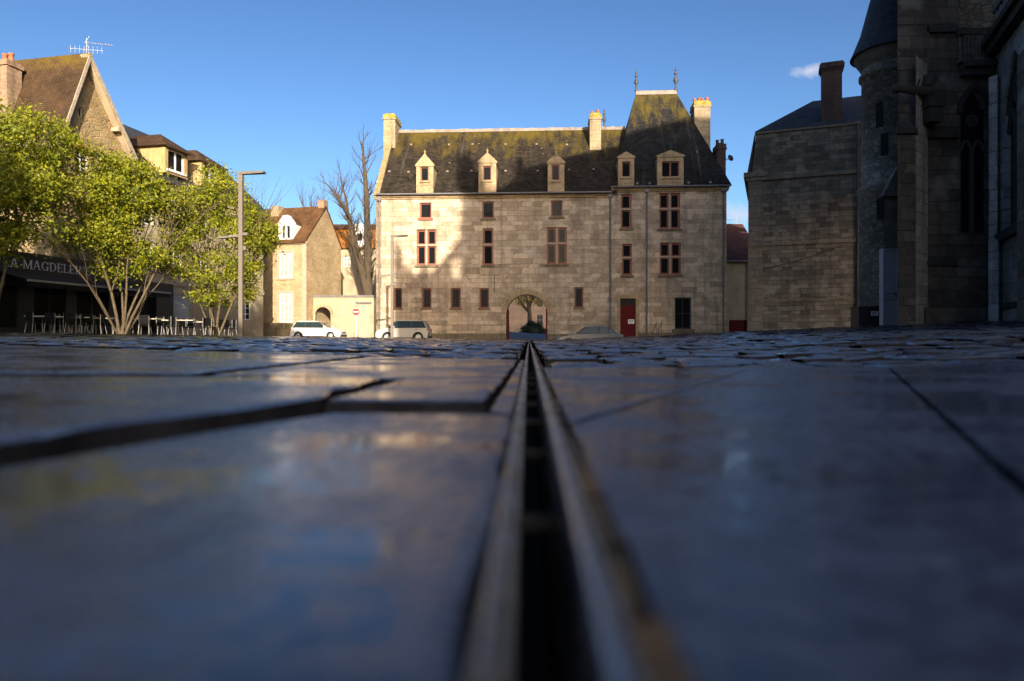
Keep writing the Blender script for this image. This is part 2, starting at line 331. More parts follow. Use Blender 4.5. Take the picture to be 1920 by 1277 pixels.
def spaced(a,b,f):
    out=[a]
    while out[-1]<b: out.append(min(b,out[-1]+f(out[-1])))
    return out
xs=[-900,-400,-200,-120,-80]+spaced(-60,-4,lambda v:2.0)+spaced(-3.5,-.5,lambda v:.5)+[-.2,-.075,-.033,.047,.09,.2]+spaced(.5,4,lambda v:.5)+spaced(5,60,lambda v:2.0)+[80,120,200,400,900]
ys=[-300,-120,-60,-30,-14,-8,-5]+spaced(-3,3,lambda v:.5)+spaced(3.5,12,lambda v:1.0)+spaced(13,80,lambda v:1.5)+[95,120,180,300,600,1200]
g=MB(); vs=[]
for y in ys:
    for x in xs:
        near=abs(x)<20
        wx=x+slotx(min(max(y,-5),40))
        z=zg(wx,y)-.036
        if -.034<x<.048 and y<26: z-=.14
        vs.append((wx,y,z))
nx=len(xs)
nearf=[];farf=[]
for j in range(len(ys)-1):
    for i in range(nx-1):
        q=(j*nx+i,j*nx+i+1,(j+1)*nx+i+1,(j+1)*nx+i); y=ys[j]; (nearf if -1<y<32 and abs(xs[i])<.8*y+1.5 else farf).append(q)
b0=len(g.v); g.mesh(vs,nearf,0); g.f+= [tuple(b0+i for i in q) for q in farf]; g.m+=[1]*len(farf); g.sm+=[False]*len(farf)
M['asphalt']=plain('worn_asphalt',(.055,.055,.06),.8,.4,2,bmp=.4)
M['gravel']=plain('pale_gravel',(.22,.20,.185),.95,.35,9,bmp=.5)
tag(g.build('ground',[M['joint'],M['asphalt']]),kind='structure',label='dark wet ground of the square')

# flagstones beside the drain
def clip(poly,a,b):     # keep the left side of a->b
    out=[]; n=len(poly)
    def sd(p): return (b[0]-a[0])*(p[1]-a[1])-(b[1]-a[1])*(p[0]-a[0])
    for i in range(n):
        p,q=poly[i],poly[(i+1)%n]; sp,sq=sd(p),sd(q)
        if sp>=0: out.append(p)
        if (sp>=0)!=(sq>=0):
            t=sp/(sp-sq); out.append((p[0]+t*(q[0]-p[0]),p[1]+t*(q[1]-p[1])))
    return out
def rough_edge(poly,step,amp,rr):
    out=[]
    for i in range(len(poly)):
        p,q=poly[i],poly[(i+1)%len(poly)]
        d=math.dist(p,q); k=max(1,int(d/step))
        for j in range(k):
            t=j/k; jx=rr.uniform(-amp,amp) if j else 0; jy=rr.uniform(-amp,amp) if j else 0
            out.append((p[0]+t*(q[0]-p[0])+jx,p[1]+t*(q[1]-p[1])+jy))
    return out
def inset(poly,d):
    cx=sum(p[0] for p in poly)/len(poly); cy=sum(p[1] for p in poly)/len(poly); o=[]
    n=len(poly)
    for i in range(n):
        a,b,c=poly[i-1],poly[i],poly[(i+1)%n]
        n1=Vector((-(b[1]-a[1]),b[0]-a[0])); n2=Vector((-(c[1]-b[1]),c[0]-b[0]))
        if n1.length<1e-9 or n2.length<1e-9: o.append(b); continue
        n1.normalize(); n2.normalize(); nn=n1+n2
        if nn.length<.3: nn=n1
        nn.normalize(); k=min(2.0,1/max(.4,nn.dot(n1))); o.append((b[0]+nn.x*d*k,b[1]+nn.y*d*k))
    return o
fl=MB()
def flag(poly,gap=.006,dz=0,tilt=(0,0),amp=.003,bev=.007):
    n=len(poly); a=sum(poly[i][0]*poly[(i+1)%n][1]-poly[(i+1)%n][0]*poly[i][1] for i in range(n))
    if abs(a)<.002: return
    if a<0: poly=list(reversed(poly))
    p0=inset(rough_edge(inset(poly,gap),.035,amp,R),0); p1=inset(p0,bev*.45); p2=inset(p0,bev*1.6)
    cx=sum(p[0] for p in p0)/len(p0); cy=sum(p[1] for p in p0)/len(p0)
    def P(p,d): return (p[0]+slotx(p[1]),p[1],zg(p[0]+slotx(p[1]),p[1])+dz+tilt[0]*(p[0]-cx)+tilt[1]*(p[1]-cy)-d)
    n=len(p0); vs=[P(p,.05) for p in p0]+[P(p,bev) for p in p0]+[P(p,bev*.35) for p in p1]+[P(p,0) for p in p2]
    fs=[]
    for k in range(3):
        for i in range(n): fs.append((k*n+i,k*n+(i+1)%n,(k+1)*n+(i+1)%n,(k+1)*n+i))
    fl.mesh(vs,fs[:2*n],1,True); fl.mesh(vs,fs[2*n:]+[tuple(range(3*n,4*n))],0,False)  # side rings take the dark joint colour as painted gap shade
# right of the drain: strips running off at a slant
e=(.43,.90); RIGHTEND=1.86
reg=[(.0320,-.6),(3.2,-.6),(3.2,1.95),(.0320,RIGHTEND)]
base=(.13,.845)      # a point on one joint
for k in range(-9,6):
    off=k*.36
    a=(base[0]+off,base[1]); b=(a[0]+e[0],a[1]+e[1]); a2=(a[0]+.36,a[1]); b2=(a2[0]+e[0],a2[1]+e[1])
    p=clip(clip(reg,b,a),a2,b2)
    if len(p)>=3:
        ya=min(q[1] for q in p); yb=max(q[1] for q in p)
        if k not in (-1,0) and yb-ya>1.1:
            yc=R.uniform(ya+.45,yb-.45)
            flag(clip(p,(0,yc),(1,yc-.3)),.0015,R.uniform(-.001,.001),(R.uniform(-.003,.003),R.uniform(-.004,.004)),.001,.003)
            flag(clip(p,(1,yc-.3),(0,yc)),.0015,R.uniform(-.001,.001),(R.uniform(-.003,.003),R.uniform(-.004,.004)),.001,.003)
        else: flag(p,.0015,R.uniform(-.001,.001),(R.uniform(-.003,.003),R.uniform(-.004,.004)),.001,.003)
# left of the drain: large worn flags
A_=[(-.0203,-.6),(-.0203,.715),(-.06,.738),(-.215,.722),(-.262,.60),(-.322,.42),(-.42,.10),(-.62,-.6)]
B_=[(-.64,-.6),(-.44,.10),(-.34,.43),(-.282,.61),(-.245,.735),(-.25,1.18),(-1.4,1.02),(-2.4,.9),(-2.4,-.6)]
C_=[(-.052,.775),(-.045,1.30),(-.235,1.22),(-.235,.752)]
S_=[(-.0212,.722),(-.0212,2.5),(-.037,2.5),(-.050,.755)]
flag(S_,.0008,-.001,(0,0),.001,.003)
D_=[(-.045,1.32),(-.040,2.5),(-.62,2.64),(-.60,1.25),(-.25,1.20)]
E_=[(-.62,1.24),(-.64,2.66),(-1.5,3.0),(-3.4,3.9),(-3.3,1.2),(-1.5,1.05)]
E2=[(-2.42,.88),(-3.4,.8),(-3.4,-.6),(-2.42,-.6)]
flag(A_,.0008,-.001,(0,.0),.0025,.006); flag(B_,.006,.007,(.003,.0),.012,.008); flag(C_,.004,.007,(0,-.008),.004,.007)
flag(D_,.005,.003,(0,-.004),.004,.008); flag(E_,.006,.006,(-.001,-.003),.006,.008); flag(E2)
tag(fl.build('paving',[M['slab'],M['joint']]),kind='structure',label='wet worn flagstones in front of the lens')

# setts over the rest of the square
st=MB()
def sett(cx,cy,w,d,ang):
    dz=max(-.018,min(.014,R.gauss(-.002,.008))); tx=R.gauss(0,.03); ty=R.gauss(0,.036); g_=.008
    if cy<2.3: dz*=.35; tx*=.5; ty*=.5
    ca,sa=math.cos(ang),math.sin(ang); vs=[]
    big=min(w,d)
    for ins,h in ((g_,-.05),(g_+.001,-.022),(g_+big*.05,-.008),(g_+big*.24,.0)):
        for sx,sy in ((-1,-1),(1,-1),(1,1),(-1,1)):
            lx=sx*(w/2-ins)+R.uniform(-.004,.004); ly=sy*(d/2-ins)+R.uniform(-.004,.004)
            px=cx+lx*ca-ly*sa; py=cy+lx*sa+ly*ca; X=px+slotx(py)
            vs.append((X,py,zg(X,py)+h+(dz+tx*lx+ty*ly if h>-.03 else 0)))
    ring=lambda k:[(4*k+i,4*k+(i+1)%4,4*k+4+(i+1)%4,4*k+4+i) for i in range(4)]
    st.mesh(vs,ring(0)+ring(1),1); st.mesh(vs,ring(2)+[(12,13,14,15)],0)  # lower rings darkened: shade between setts put into the colour
def sett_ok(x,y):
    if x>0: return y>1.87+.03*max(0,x) and x>.05
    return x<-.045 and y>(2.54+.55*max(0,-x-.1) if x>-3.4 else -.6)
y=.2
while y<33:
    d=.12+.012*y; xm=.80*y+2.0; x=-xm-R.uniform(0,.2)
    while x<xm:
        w=R.uniform(.8,1.6)*(.145+.011*y)
        cx=x+w/2; cy=y+d/2
        lo,hi=cx-w/2,cx+w/2
        if lo<-.045<hi: w=-.045-lo; cx=lo+w/2; nxt=.05
        elif -.045<=lo<.05: x=.05; continue
        else: nxt=hi
        if w>.03 and sett_ok(cx,cy-d/2) : sett(cx,cy,w,d,0)
        x=nxt
    y+=d
tag(st.build('square_setts',[M['setts'],M['joint']]),kind='structure',label='wet stone setts covering the square')

# drain
dr=thing('slot_drain','long narrow steel slot drain running away between the wet flagstones','drain',(0,0,0))
def rail(name,x0,x1,lip,mat,dz=0):
    m=MB(); y=-.6; k=0
    cuts=[-.6,.70]+[.70+.75*i for i in range(1,36)]
    for a,b in zip(cuts[:-1],cuts[1:]):
        a2=a+.009; n=max(1,int((b-a)/.19))
        for j in range(n):
            ya=a2+(b-a2)*j/n; yb=a2+(b-a2)*(j+1)/n
            def q(x,yy,d): return (x+slotx(yy),yy,zg(x+slotx(yy),yy)+dz+d)
            prof=[(x0,-.06),(x0,-.002),(x0+.0008,.001),(x0+.0022,.0018),(x0+.0036,.0008),(x0+.0042,-.002),(x1-.0046,-.0024),(x1-.0040,-.0008),(x1-.0028,.0006),(x1-.001,-.0008),(x1,-.004),(x1,-.06)]
            for i in range(len(prof)-1):
                (xa,da),(xb,db)=prof[i],prof[i+1]
                m.face([q(xa,ya,da),q(xa,yb,da),q(xb,yb,db),q(xb,ya,db)][::-1],0)
    return m.build(name,mat,dr,fix=True)
rail('rail',-.0195,-.0105,1,M['steel']); rail('rail',.0130,.0235,1,M['steel'],.001)
for k in range(9):
    yy=.17+.25*k; c=slotx(yy); sp=MB(); sp.tube((c-.0105,yy,zg(c,yy)-.034),(c+.0130,yy,zg(c,yy)-.034),.006,n=8); sp.build('spacer',M['void'],dr)
ch=MB()
for k in range(27):
    a,b=-1+k,k
    for sx in (-.0115,.0140):
        ch.face([(sx+slotx(a),a,-.16+zg(0,a)),(sx+slotx(b),b,-.16+zg(0,b)),(sx+slotx(b),b,-.02+zg(0,b)),(sx+slotx(a),a,-.02+zg(0,a))])
    ch.face([(-.0105+slotx(a),a,-.15),(.0105+slotx(a),a,-.15),(.0105+slotx(b),b,-.15),(-.0105+slotx(b),b,-.15)])
ch.build('channel',M['void'],dr)
jd=MB()
for k in range(80):
    a=-.6+.08*k; b=a+.08
    for xa,xb,h in ((.0232,.0345,-.006),):
        ha=h+R.uniform(-.002,.003)
        jd.face([(xa+slotx(a),a,zg(xa,a)+ha),(xb+slotx(a),a,zg(xa,a)+ha+.002),(xb+slotx(b),b,zg(xa,b)+ha+.002),(xa+slotx(b),b,zg(xa,b)+ha)])
jd.build('joint_filling',M['rustdirt'],dr)

# ------------------------------------------------------------------ building helpers
def wall_holes(mb,u0,u1,z0,z1,holes,y=0,th=.35,m=0,mr=None):
    """front wall in the plane y with real openings; holes: (ua,ub,za,zb[,kind]) ; kind 'round' or 'point' gives an arched head"""
    mr=m if mr is None else mr
    us=sorted({u0,u1,*[h[0] for h in holes],*[h[1] for h in holes]}); zs=sorted({z0,z1,*[h[2] for h in holes],*[h[3] for h in holes]})
    us=[u for u in us if u0<=u<=u1]; zs=[z for z in zs if z0<=z<=z1]
    for i in range(len(us)-1):
        for j in range(len(zs)-1):
            cu=(us[i]+us[i+1])/2; cz=(zs[j]+zs[j+1])/2
            if any(h[0]<cu<h[1] and h[2]<cz<h[3] for h in holes): continue
            mb.face([(us[i],y,zs[j]),(us[i+1],y,zs[j]),(us[i+1],y,zs[j+1]),(us[i],y,zs[j+1])],m)
    for h in holes:
        a,b,c,d=h[:4]; kind=h[4] if len(h)>4 else None; yb=y+(h[5] if len(h)>5 else th)
        if kind is None:
            pts=[(a,c),(a,d),(b,d),(b,c)]
        else:
            hw=(b-a)/2; cu=(a+b)/2; n=16; pts=[(a,c)]
            if kind=='round': top=lambda u: d-hw+math.sqrt(max(0,hw*hw-(u-cu)**2))
            else:
                Rr=hw*2.1; hgt=math.sqrt(Rr*Rr-(Rr-hw)**2)
                top=lambda u: d-hgt+math.sqrt(max(0,Rr*Rr-(abs(u-cu)+Rr-hw)**2))
            uu=[cu-hw*math.cos(PI*k/n) for k in range(n+1)]
            for k in range(n+1): pts.append((uu[k],top(uu[k])))
            pts.append((b,c))
            for k in range(n):
                mb.face([(uu[k],y,top(uu[k])),(uu[k+1],y,top(uu[k+1])),(uu[k+1],y,d),(uu[k],y,d)],m)
        for k in range(len(pts)-1):
            p,q=pts[k],pts[k+1]
            mb.face([(p[0],y,p[1]),(q[0],y,q[1]),(q[0],yb,q[1]),(p[0],yb,p[1])],mr)
        if c>z0+.01: mb.face([(a,y,c),(b,y,c),(b,yb,c),(a,yb,c)][::-1],mr)
def arch_top(a,b,d,kind):
    hw=(b-a)/2; cu=(a+b)/2
    if kind=='round': return lambda u: d-hw+math.sqrt(max(0,hw*hw-(u-cu)**2))
    Rr=hw*2.1; hgt=math.sqrt(Rr*Rr-(Rr-hw)**2)
    return lambda u: d-hgt+math.sqrt(max(0,Rr*Rr-(abs(u-cu)+Rr-hw)**2))
def window(parent,a,b,c,d,y=.16,fw=.07,cols=1,rows=1,mat='redwood',pane='glass',barw=.05,name='window',split=None,y3=.05):
    f=MB(); f.box(a,b,y,y+y3,c,c+fw); f.box(a,b,y,y+y3,d-fw,d); f.box(a,a+fw,y,y+y3,c+fw,d-fw); f.box(b-fw,b,y,y+y3,c+fw,d-fw)
    for i in range(1,cols):
        x=a+(b-a)*i/cols; f.box(x-barw/2,x+barw/2,y+.003,y+y3-.003,c+fw,d-fw)
    for j in range(1,rows):
        z=c+(d-c)*j/rows; f.box(a+fw,b-fw,y+.006,y+y3-.006,z-barw*.4,z+barw*.4)
    o=f.build(name,M[mat],parent)
    p=MB(); n=cols
    for i in range(n):           # every light is a slightly different plane, as old glass is
        xa=a+(b-a)*i/n; xb=a+(b-a)*(i+1)/n; t=R.uniform(-.006,.006); s_=R.uniform(-.006,.006)
        p.face([(xa,y+.03-t,c),(xb,y+.03+t,c),(xb,y+.03+t+s_,d),(xa,y+.03-t+s_,d)])
    p.build('pane',M[pane],o); return o
def ridge_roof(mb,u0,u1,ye,yr,yb,ze,zr,zb,m=0,th=.12,ends=True):
    """two slopes: eave at ye/ze, ridge yr/zr, back eave yb/zb"""
    mb.slabx([(ye,ze),(yr,zr),(yb,zb),(yb,zb-th),(yr,zr-th*1.3),(ye,ze-th)],u0,u1,m)

# ------------------------------------------------------------------ the mansion
hx0=(705-CX)/FPX*47.5; hx1=(1362-CX)/FPX*46.3
FH=Frame(hx0,47.5,math.atan2(46.3-47.5,hx1-hx0))
H=FH.root('stone_mansion','long pale stone mansion with steep mossy slate roof, archway and pointed corner pavilion','mansion')
U=FH.u; Z=FH.z
uE=U(1362); uP=U(1147); zc=Z(900,364); zt=Z(1250,351); D=9.4
def rect(x0,y0,x1,y1,d=0):
    cx=(x0+x1)/2; return [U(x0,d),U(x1,d),Z(cx,y1,d),Z(cx,y0,d)]
small=[(787,380,809,409),(904,378,926,409),(1033,376,1055,406)]
mid=[(781,430,818,497,2),(905,428,925,497,1),(1025,426,1063,495,2)]
low=[(738,540,754,578),(791,540,809,578),(845,540,864,578),(899,540,917,578),(1077,538,1094,577)]
pav=[(1164,364,1184,428,1),(1166,457,1185,516,1),(1236,362,1275,429,2),(1237,455,1277,515,2)]
door=(1163,560,1192,632); dwin=(1265,558,1296,617)
ua,ub=U(949),U(1027); zarch=Z(988,552)
holes=[rect(*w[:4]) for w in small+mid+low+pav]+[rect(*door),rect(*dwin)]
holes.append([ua,ub,-1.0,zarch,'round',.9])
holes=[tuple(h) for h in holes]
w=MB()
wall_holes(w,0,uP,-1.0,zc,[h for h in holes if h[1]<uP],0,.38,0)
wall_holes(w,uP,uE,-1.0,zt,[h for h in holes if h[0]>uP],-.03,.41,0)
w.face([(uP,-.03,-1),(uP,0,-1),(uP,0,zt),(uP,-.03,zt)],0)
zr=Z(930,244,4.7)
w.slabx([(0,-1),(0,zc),(4.7,zr-.1),(D,zc),(D,-1)],-.002,.4,0)                   # left gable
w.slabx([(-.025,-1),(-.025,zt-.01),(D,zt-.01),(D,-1)],uE-.4,uE+.002,0)
wall_holes(w,0.4,uE-.4,-1.0,zc,[(ua-.35,ub+.35,-1,zarch+1.15,'round',.3)],D-.3,.3,0)
# carriage passage: walls and vault
pr=(ub-ua)/2+.35; cu=(ua+ub)/2; zsp=zarch+1.15-pr; prev=None
pts=[(cu-pr,-1.0)]+[(cu-pr*math.cos(PI*k/14),zsp+pr*math.sin(PI*k/14)) for k in range(15)]+[(cu+pr,-1.0)]
for p,q in zip(pts[:-1],pts[1:]): w.face([(p[0],.9,p[1]),(q[0],.9,q[1]),(q[0],D-.3,q[1]),(p[0],D-.3,p[1])],0)
for i in range(16):     # shoulder between the front arch and the wider passage
    pass
w.build('wall',M['ashlar'],H)
pl=MB(); hp=[(ua-.02,ub+.02),(door and U(1163)-.0,U(1192)+.0)]
zp=Z(850,625)
pl.box(0,ua,-.06,.02,-1,zp); pl.box(ub,U(1143),-.06,.02,-1,zp-.05); pl.box(U(1196),uE,-.09,-.01,-1,zp+.05)
pl.build('plinth',M['plinth'],H)
co=MB()
for (a,b,z,o) in ((-.12,uP-.02,zc,0),(uP-.02,uE+.12,zt,-.03)):
    co.box(a,b,-.10+o,.2,z-.30,z-.20); co.box(a-.02,b+.02,-.20+o,.2,z-.197,z-.06); co.box(a-.04,b+.04,-.30+o,.2,z-.057,z+.03)
co.build('cornice',M['ashlar_trim'],H)
# roof
rf=MB(); ridge_roof(rf,.32,uP+.3,-.3,4.7,D+.3,zc+.02,zr,zc,0,.14); q_=(zr-zc-.02)/5.0; ridge_roof(rf,uP+.301,U(1174,4.7),.9,4.7,D+.3,zc+.02+1.2*q_,zr,zc,0,.14)
rf_o=rf.build('roof',M['slate'],H)
rp=MB()       # raking parapet of the left gable
rp.slabx([(-.32,zc-.05),(-.32,zc+.16),(4.7,zr+.30),(D+.3,zc+.16),(D+.3,zc-.05),(4.7,zr-.02)],-.06,.34,0)
rp.build('gable_parapet',M['dormer_roof'],H)
rd=MB()
n=46; ra,rb=.3,U(1172,4.7)
for i in range(n):
    a=ra+(rb-ra)*i/n; b=ra+(rb-ra)*(i+1)/n; h=R.uniform(-.02,.03)
    rd.slabx([(4.5,zr-.16),(4.62,zr+.10+h),(4.78,zr+.10+h),(4.9,zr-.16)],a+.008,b-.008,0)
rd.build('ridge_cap',M['ridge'],rf_o)
def zroof(d): return zc+.02+(d+.3)/5.0*(zr-zc-.02)
def on_roof(px,py):
    d=2.0
    for _ in range(12):
        u,z=FH.at(px,py,d); d=(z-zc-.02)/(zr-zc-.02)*5.0-.3
    return u,d,z
for px,py in ((771,271),(842,271),(886,270),(948,270),(1006,270),(1063,271),(730,321),(766,322),(839,321),(884,320),(948,320),(1008,320),(1067,318),(1113,317),(898,269),(843,305),(1016,278),(1018,288)):
    u,d,z=on_roof(px,py); s_=.10 if py not in (269,278,288,305) else .055
    rv=MB(); rv.mesh([(u-s_,d-.02,z-s_),(u+s_,d-.02,z-s_),(u+s_*.6,d-.10,z+s_*.2),(u-s_*.6,d-.10,z+s_*.2),(u-s_*.5,d+.22,z+s_*1.3),(u+s_*.5,d+.22,z+s_*1.3)],[(0,1,2,3),(3,2,5,4),(0,3,4),(1,5,2)],0); rv.build('roof_vent',M['stone_pale'],rf_o)
# pavilion roof
tz=Z(1230,173,4.2); te=zt+.03; b0=uP-.02; b1=uE+.28
t0=U(1193,4.2); t1=U(1267,4.2)
tr=MB(); q0,q1,q2,q3=(b0,-.33,te),(b1,-.33,te),(b1,8.7,te),(b0,8.7,te); r0,r1=(t0,4.2,tz),(t1,4.2,tz)
tr.face([q0,q1,r1,r0]); tr.face([q1,q2,r1]); tr.face([q2,q3,r0,r1]); tr.face([q3,q0,r0]); tr.face([q3,q2,q1,q0])
to=tr.build('pavilion_roof',M['tower_slate'],H)
rc=MB(); rc.slabx([(4.02,tz-.22),(4.1,tz+.10),(4.3,tz+.10),(4.38,tz-.22)],t0-.05,t1+.05,0); rc.build('ridge_cap',M['ridge'],to)
for px,py,dd in ((1305,288,1.6),(1194,346,.1),(1217,346,.1),(1289,345,.1),(1330,344,.1)):
    u,z=FH.at(px,py,dd); dd=(z-te)/(tz-te)*4.53-.33
    tv=MB(); tv.mesh([(u-.09,dd-.02,z-.09),(u+.09,dd-.02,z-.09),(u+.05,dd-.09,z+.03),(u-.05,dd-.09,z+.03),(u-.04,dd+.1,z+.12),(u+.04,dd+.1,z+.12)],[(0,1,2,3),(3,2,5,4),(0,3,4),(1,5,2)],0); tv.build('roof_vent',M['stone_pale'],to)
def finial(u,d,z,h,par):
    m=MB(); prof=[(.10,0),(.13,.05),(.07,.12),(.05,.25),(.10,.34),(.16,.43),(.12,.52),(.06,.57),(.05,.66),(.14,.71),(.05,.76),(.03,.82),(.09,.85),(.03,.89),(.012,1.0)]
    m.lathe([(r*h/1.6*1.05,t*h) for r,t in prof],(u,d,z),10); m.build('finial',M['lead'],par)
finial(t0,4.2,tz+.05,Z(1195,132,4.2)-tz,to); finial(t1,4.2,tz+.05,Z(1262,126,4.2)-tz,to)
finial(U(1133,4.9),4.9,Z(1133,240,4.9),Z(1133,203,4.9)-Z(1133,240,4.9),rf_o)
# chimneys
def chimney(u0,u1,d0,d1,z0,z1,mat,lichen=True,pots=0,par=None,potm='terracotta',cap=.12):
    m=MB(); m.box(u0,u1,d0,d1,z0,z1-.45); m.box(u0-.06,u1+.06,d0-.06,d1+.06,z1-.447,z1-.32)
    o=m.build('chimney',M[mat],par)
    c=MB(); c.box(u0-.03,u1+.03,d0-.03,d1+.03,z1-.317,z1-.06); c.box(u0+.1,u1-.1,d0+.1,d1-.1,z1-.057,z1+.05)
    c.build('chimney_cap',M['lichen_stone' if lichen else mat],o)
    for i in range(pots):
        p=MB(); x=u0+(u1-u0)*(i+.5)/pots; y=d0+.3+(d1-d0-.6)*(.2 if i%2 else .5)
        p.lathe([(.13,0),(.12,.05),(.10,.3),(.13,.33),(.13,.38),(.09,.38),(.08,.1)],(x,y,z1-.02),10); p.build('chimney_pot',M[potm],o)
    return o
d=3.3; chimney(U(719,d),U(741,d),d,d+1.9,Z(730,300,d),Z(730,213,d),'chimney_stone',True,0,H)
d=2.9; chimney(U(1106,d),U(1127,d),d,d+1.5,Z(1116,290,d),Z(1116,212,d),'chimney_stone',True,2,H)
d=2.6; chimney(U(1302,d),U(1332,d),d,d+1.3,zt-1.0,Z(1316,189,d),'chimney_stone',True,4,H)
d=.6; ch4=chimney(U(1345,d),U(1361,d),d,d+1.2,zt-1.0,Z(1352,268,d),'brick_dark',False,2,H,'brick_dark')
# dormers
def dormer(x0,x1,apex,sh,win,cols,fin=True):
    z0=zc+.035 if U(x1)<uP else zt+.035; y=-.31 if U(x1)<uP else -.345
    a,b=U(x0),U(x1); za=Z((x0+x1)/2,apex); zs=Z((x0+x1)/2,sh); wr=(U(win[0]),U(win[2]),Z(win[0],win[3]),Z(win[0],win[1]))
    m=MB(); wall_holes(m,a,b,z0,zs,[wr],y,.25,0); c=(a+b)/2
    m.slab([(a-.07,zs),(b+.07,zs),(b+.07,zs+.10),(c,za),(a-.07,zs+.10)],y-.06,y+.35,0)
    depth=3.2
    m.box(a,a+.12,y+.001,y+depth,z0,zs-.002); m.box(b-.12,b,y+.001,y+depth,z0,zs-.002)
    m.box(wr[0]-.10,wr[1]+.10,y-.09,y+.02,wr[2]-.13,wr[2]-.005)
    dm=m.build('dormer',M['ashlar_trim'],H)
    r=MB(); r.slab([(a-.06,zs+.003),(c,za-.12),(b+.06,zs+.003)],y+.352,y+depth+.6,0); r.build('dormer_roof',M['dormer_roof'],dm)
    if fin:
        f=MB(); f.lathe([(.09,0),(.05,.1),(.09,.2),(.03,.3),(.0,.42)],(c,y+.05,za-.08),8); f.build('finial',M['lichen_stone'],dm)
    # casement and panes of the dormer, one sub-part
    f=MB(); fw=.07; A,B,C,Dd=wr; yy=y+.12
    f.box(A,B,yy,yy+.05,C,C+fw); f.box(A,B,yy,yy+.05,Dd-fw,Dd); f.box(A,A+fw,yy,yy+.05,C+fw,Dd-fw); f.box(B-fw,B,yy,yy+.05,C+fw,Dd-fw)
    for i in range(1,cols): x=A+(B-A)*i/cols; f.box(x-.05,x+.05,yy-.01,yy+.05,C+fw,Dd-fw)
    t=R.uniform(-.01,.01); f.face([(A,yy+.03+t,C),(B,yy+.03-t,C),(B,yy+.03,Dd),(A,yy+.03,Dd)],1)
    f.build('dormer_window',[M['redwood'],M['glass']],dm)
dormer(782,814,290,314,(790,315,805,341),1); dormer(898,931,288,308,(906,313,922,340),1); dormer(1027,1058,290,309,(1034,311,1049,340),1)
dormer(1158,1188,287,299,(1165,305,1181,334),1,False); dormer(1231,1280,284,297,(1239,305,1272,334),2,False)
# windows
def cross(r,cols,yoff=0):
    a,b,c,d=r; o=window(H,a,b,c,d,.18+yoff,.08,1,1,'redwood'); zt_=c+(d-c)*.56
    m=MB()
    if cols==2:
        x=(a+b)/2; m.box(x-.065,x+.065,.04+yoff,.30+yoff,c,d)
        m.box(a,x-.067,.05+yoff,.29+yoff,zt_-.05,zt_+.05); m.box(x+.067,b,.05+yoff,.29+yoff,zt_-.05,zt_+.05)
    else: m.box(a,b,.05+yoff,.29+yoff,zt_-.05,zt_+.05)
    m.build('mullion',M['stone_pale'],o)
    s=MB()
    for (xa,xb) in (((a+.06,(a+b)/2-.09),((a+b)/2+.09,b-.06)) if cols==2 else ((a+.06,b-.06),)):
        for (za,zb) in ((c+.06,zt_-.06),(zt_+.06,d-.06)):
            for bx in ((xa,xa+.07,za,zb),(xb-.07,xb,za,zb),(xa+.07,xb-.07,za,za+.07),(xa+.07,xb-.07,zb-.07,zb)): s.box(bx[0],bx[1],.172+yoff,.222+yoff,bx[2],bx[3])
    s.build('sash',M['redwood'],o)
    sl=MB(); sl.box(a-.12,b+.12,-.09+yoff,.1,c-.16,c-.003); sl.build('sill',M['plinth'],o)
for q in mid: cross(rect(*q[:4]),q[4])
for q in pav: cross(rect(*q[:4]),q[4],-.03)
for q in small:
    a,b,c,d_=rect(*q); o=window(H,a,b,c,d_,.16,.09,1,1); sl=MB(); sl.box(a-.12,b+.12,-.09,.12,c-.15,c-.003); sl.build('sill',M['redwood' if q[0]<800 else 'plinth'],o)
for q in low:
    a,b,c,d_=rect(*q); o=window(H,a,b,c,d_,.14,.10,1,1,pane='leaded')
    gr=MB()
    for i in range(1,4): x=a+(b-a)*i/4; gr.tube((x,.05,c),(x,.05,d_),.018,n=6)
    for i in range(1,8): z=c+(d_-c)*i/8; gr.tube((a,.05,z),(b,.05,z),.013,n=6)
    gr.build('iron_grille',M['dark_metal'],o)
    sl=MB(); sl.box(a-.08,b+.08,-.06,.08,c-.12,c-.003); sl.build('sill',M['plinth'],o)
a,b,c,d_=rect(*dwin); window(H,a,b,c,d_,.12,.09,2,2,'darkwood')
sl=MB(); sl.box(a-.2,b+.2,-.16,.1,c-.28,c-.003); sl.build('sill',M['plinth'],H)
a,b,c,d_=rect(*door); c=-.6
dm=MB(); dm.box(a,b,.12,.2,c,d_-.55); dm.box(a,b,.10,.2,d_-.547,d_-.45); dm.box((a+b)/2-.02,(a+b)/2+.02,.10,.118,c,d_-.56)
for x in (a+.1,(a+b)/2+.08):
    for z0,z1 in ((.2,.9),(1.05,1.75)): dm.box(x,x+(b-a)/2-.18,.108,.118,z0,z1)
do=dm.build('door',M['door_red'],H)
fl_=MB(); fl_.box(a,b,.15,.2,d_-.447,d_); fl_.build('fanlight',M['leaded'],do)
nt_=MB(); x=U(1178); z=Z(1181,607); nt_.box(x,x+.42,.095,.1,z,z+.30); ntc=nt_.build('notice',M['white'],do)
tx=MB()
for i,(xx,ww) in enumerate(((.06,.1),(.24,.12),(.06,.3),(.1,.22))):
    zz=z+.2-(0 if i<2 else (i-1)*.06); tx.box(x+xx,x+xx+ww,.0925,.094,zz,zz+(.05 if i<2 else .02))
tx.build('notice_print',M['dark_metal'],do)
su=MB(); su.box(a-.22,a-.003,-.07,.1,-1,d_+.003); su.box(b+.003,b+.22,-.07,.1,-1,d_+.003); su.box(a-.3,b+.3,-.10,.1,d_+.006,d_+.3); su.build('door_surround',M['ashlar_trim'],H)
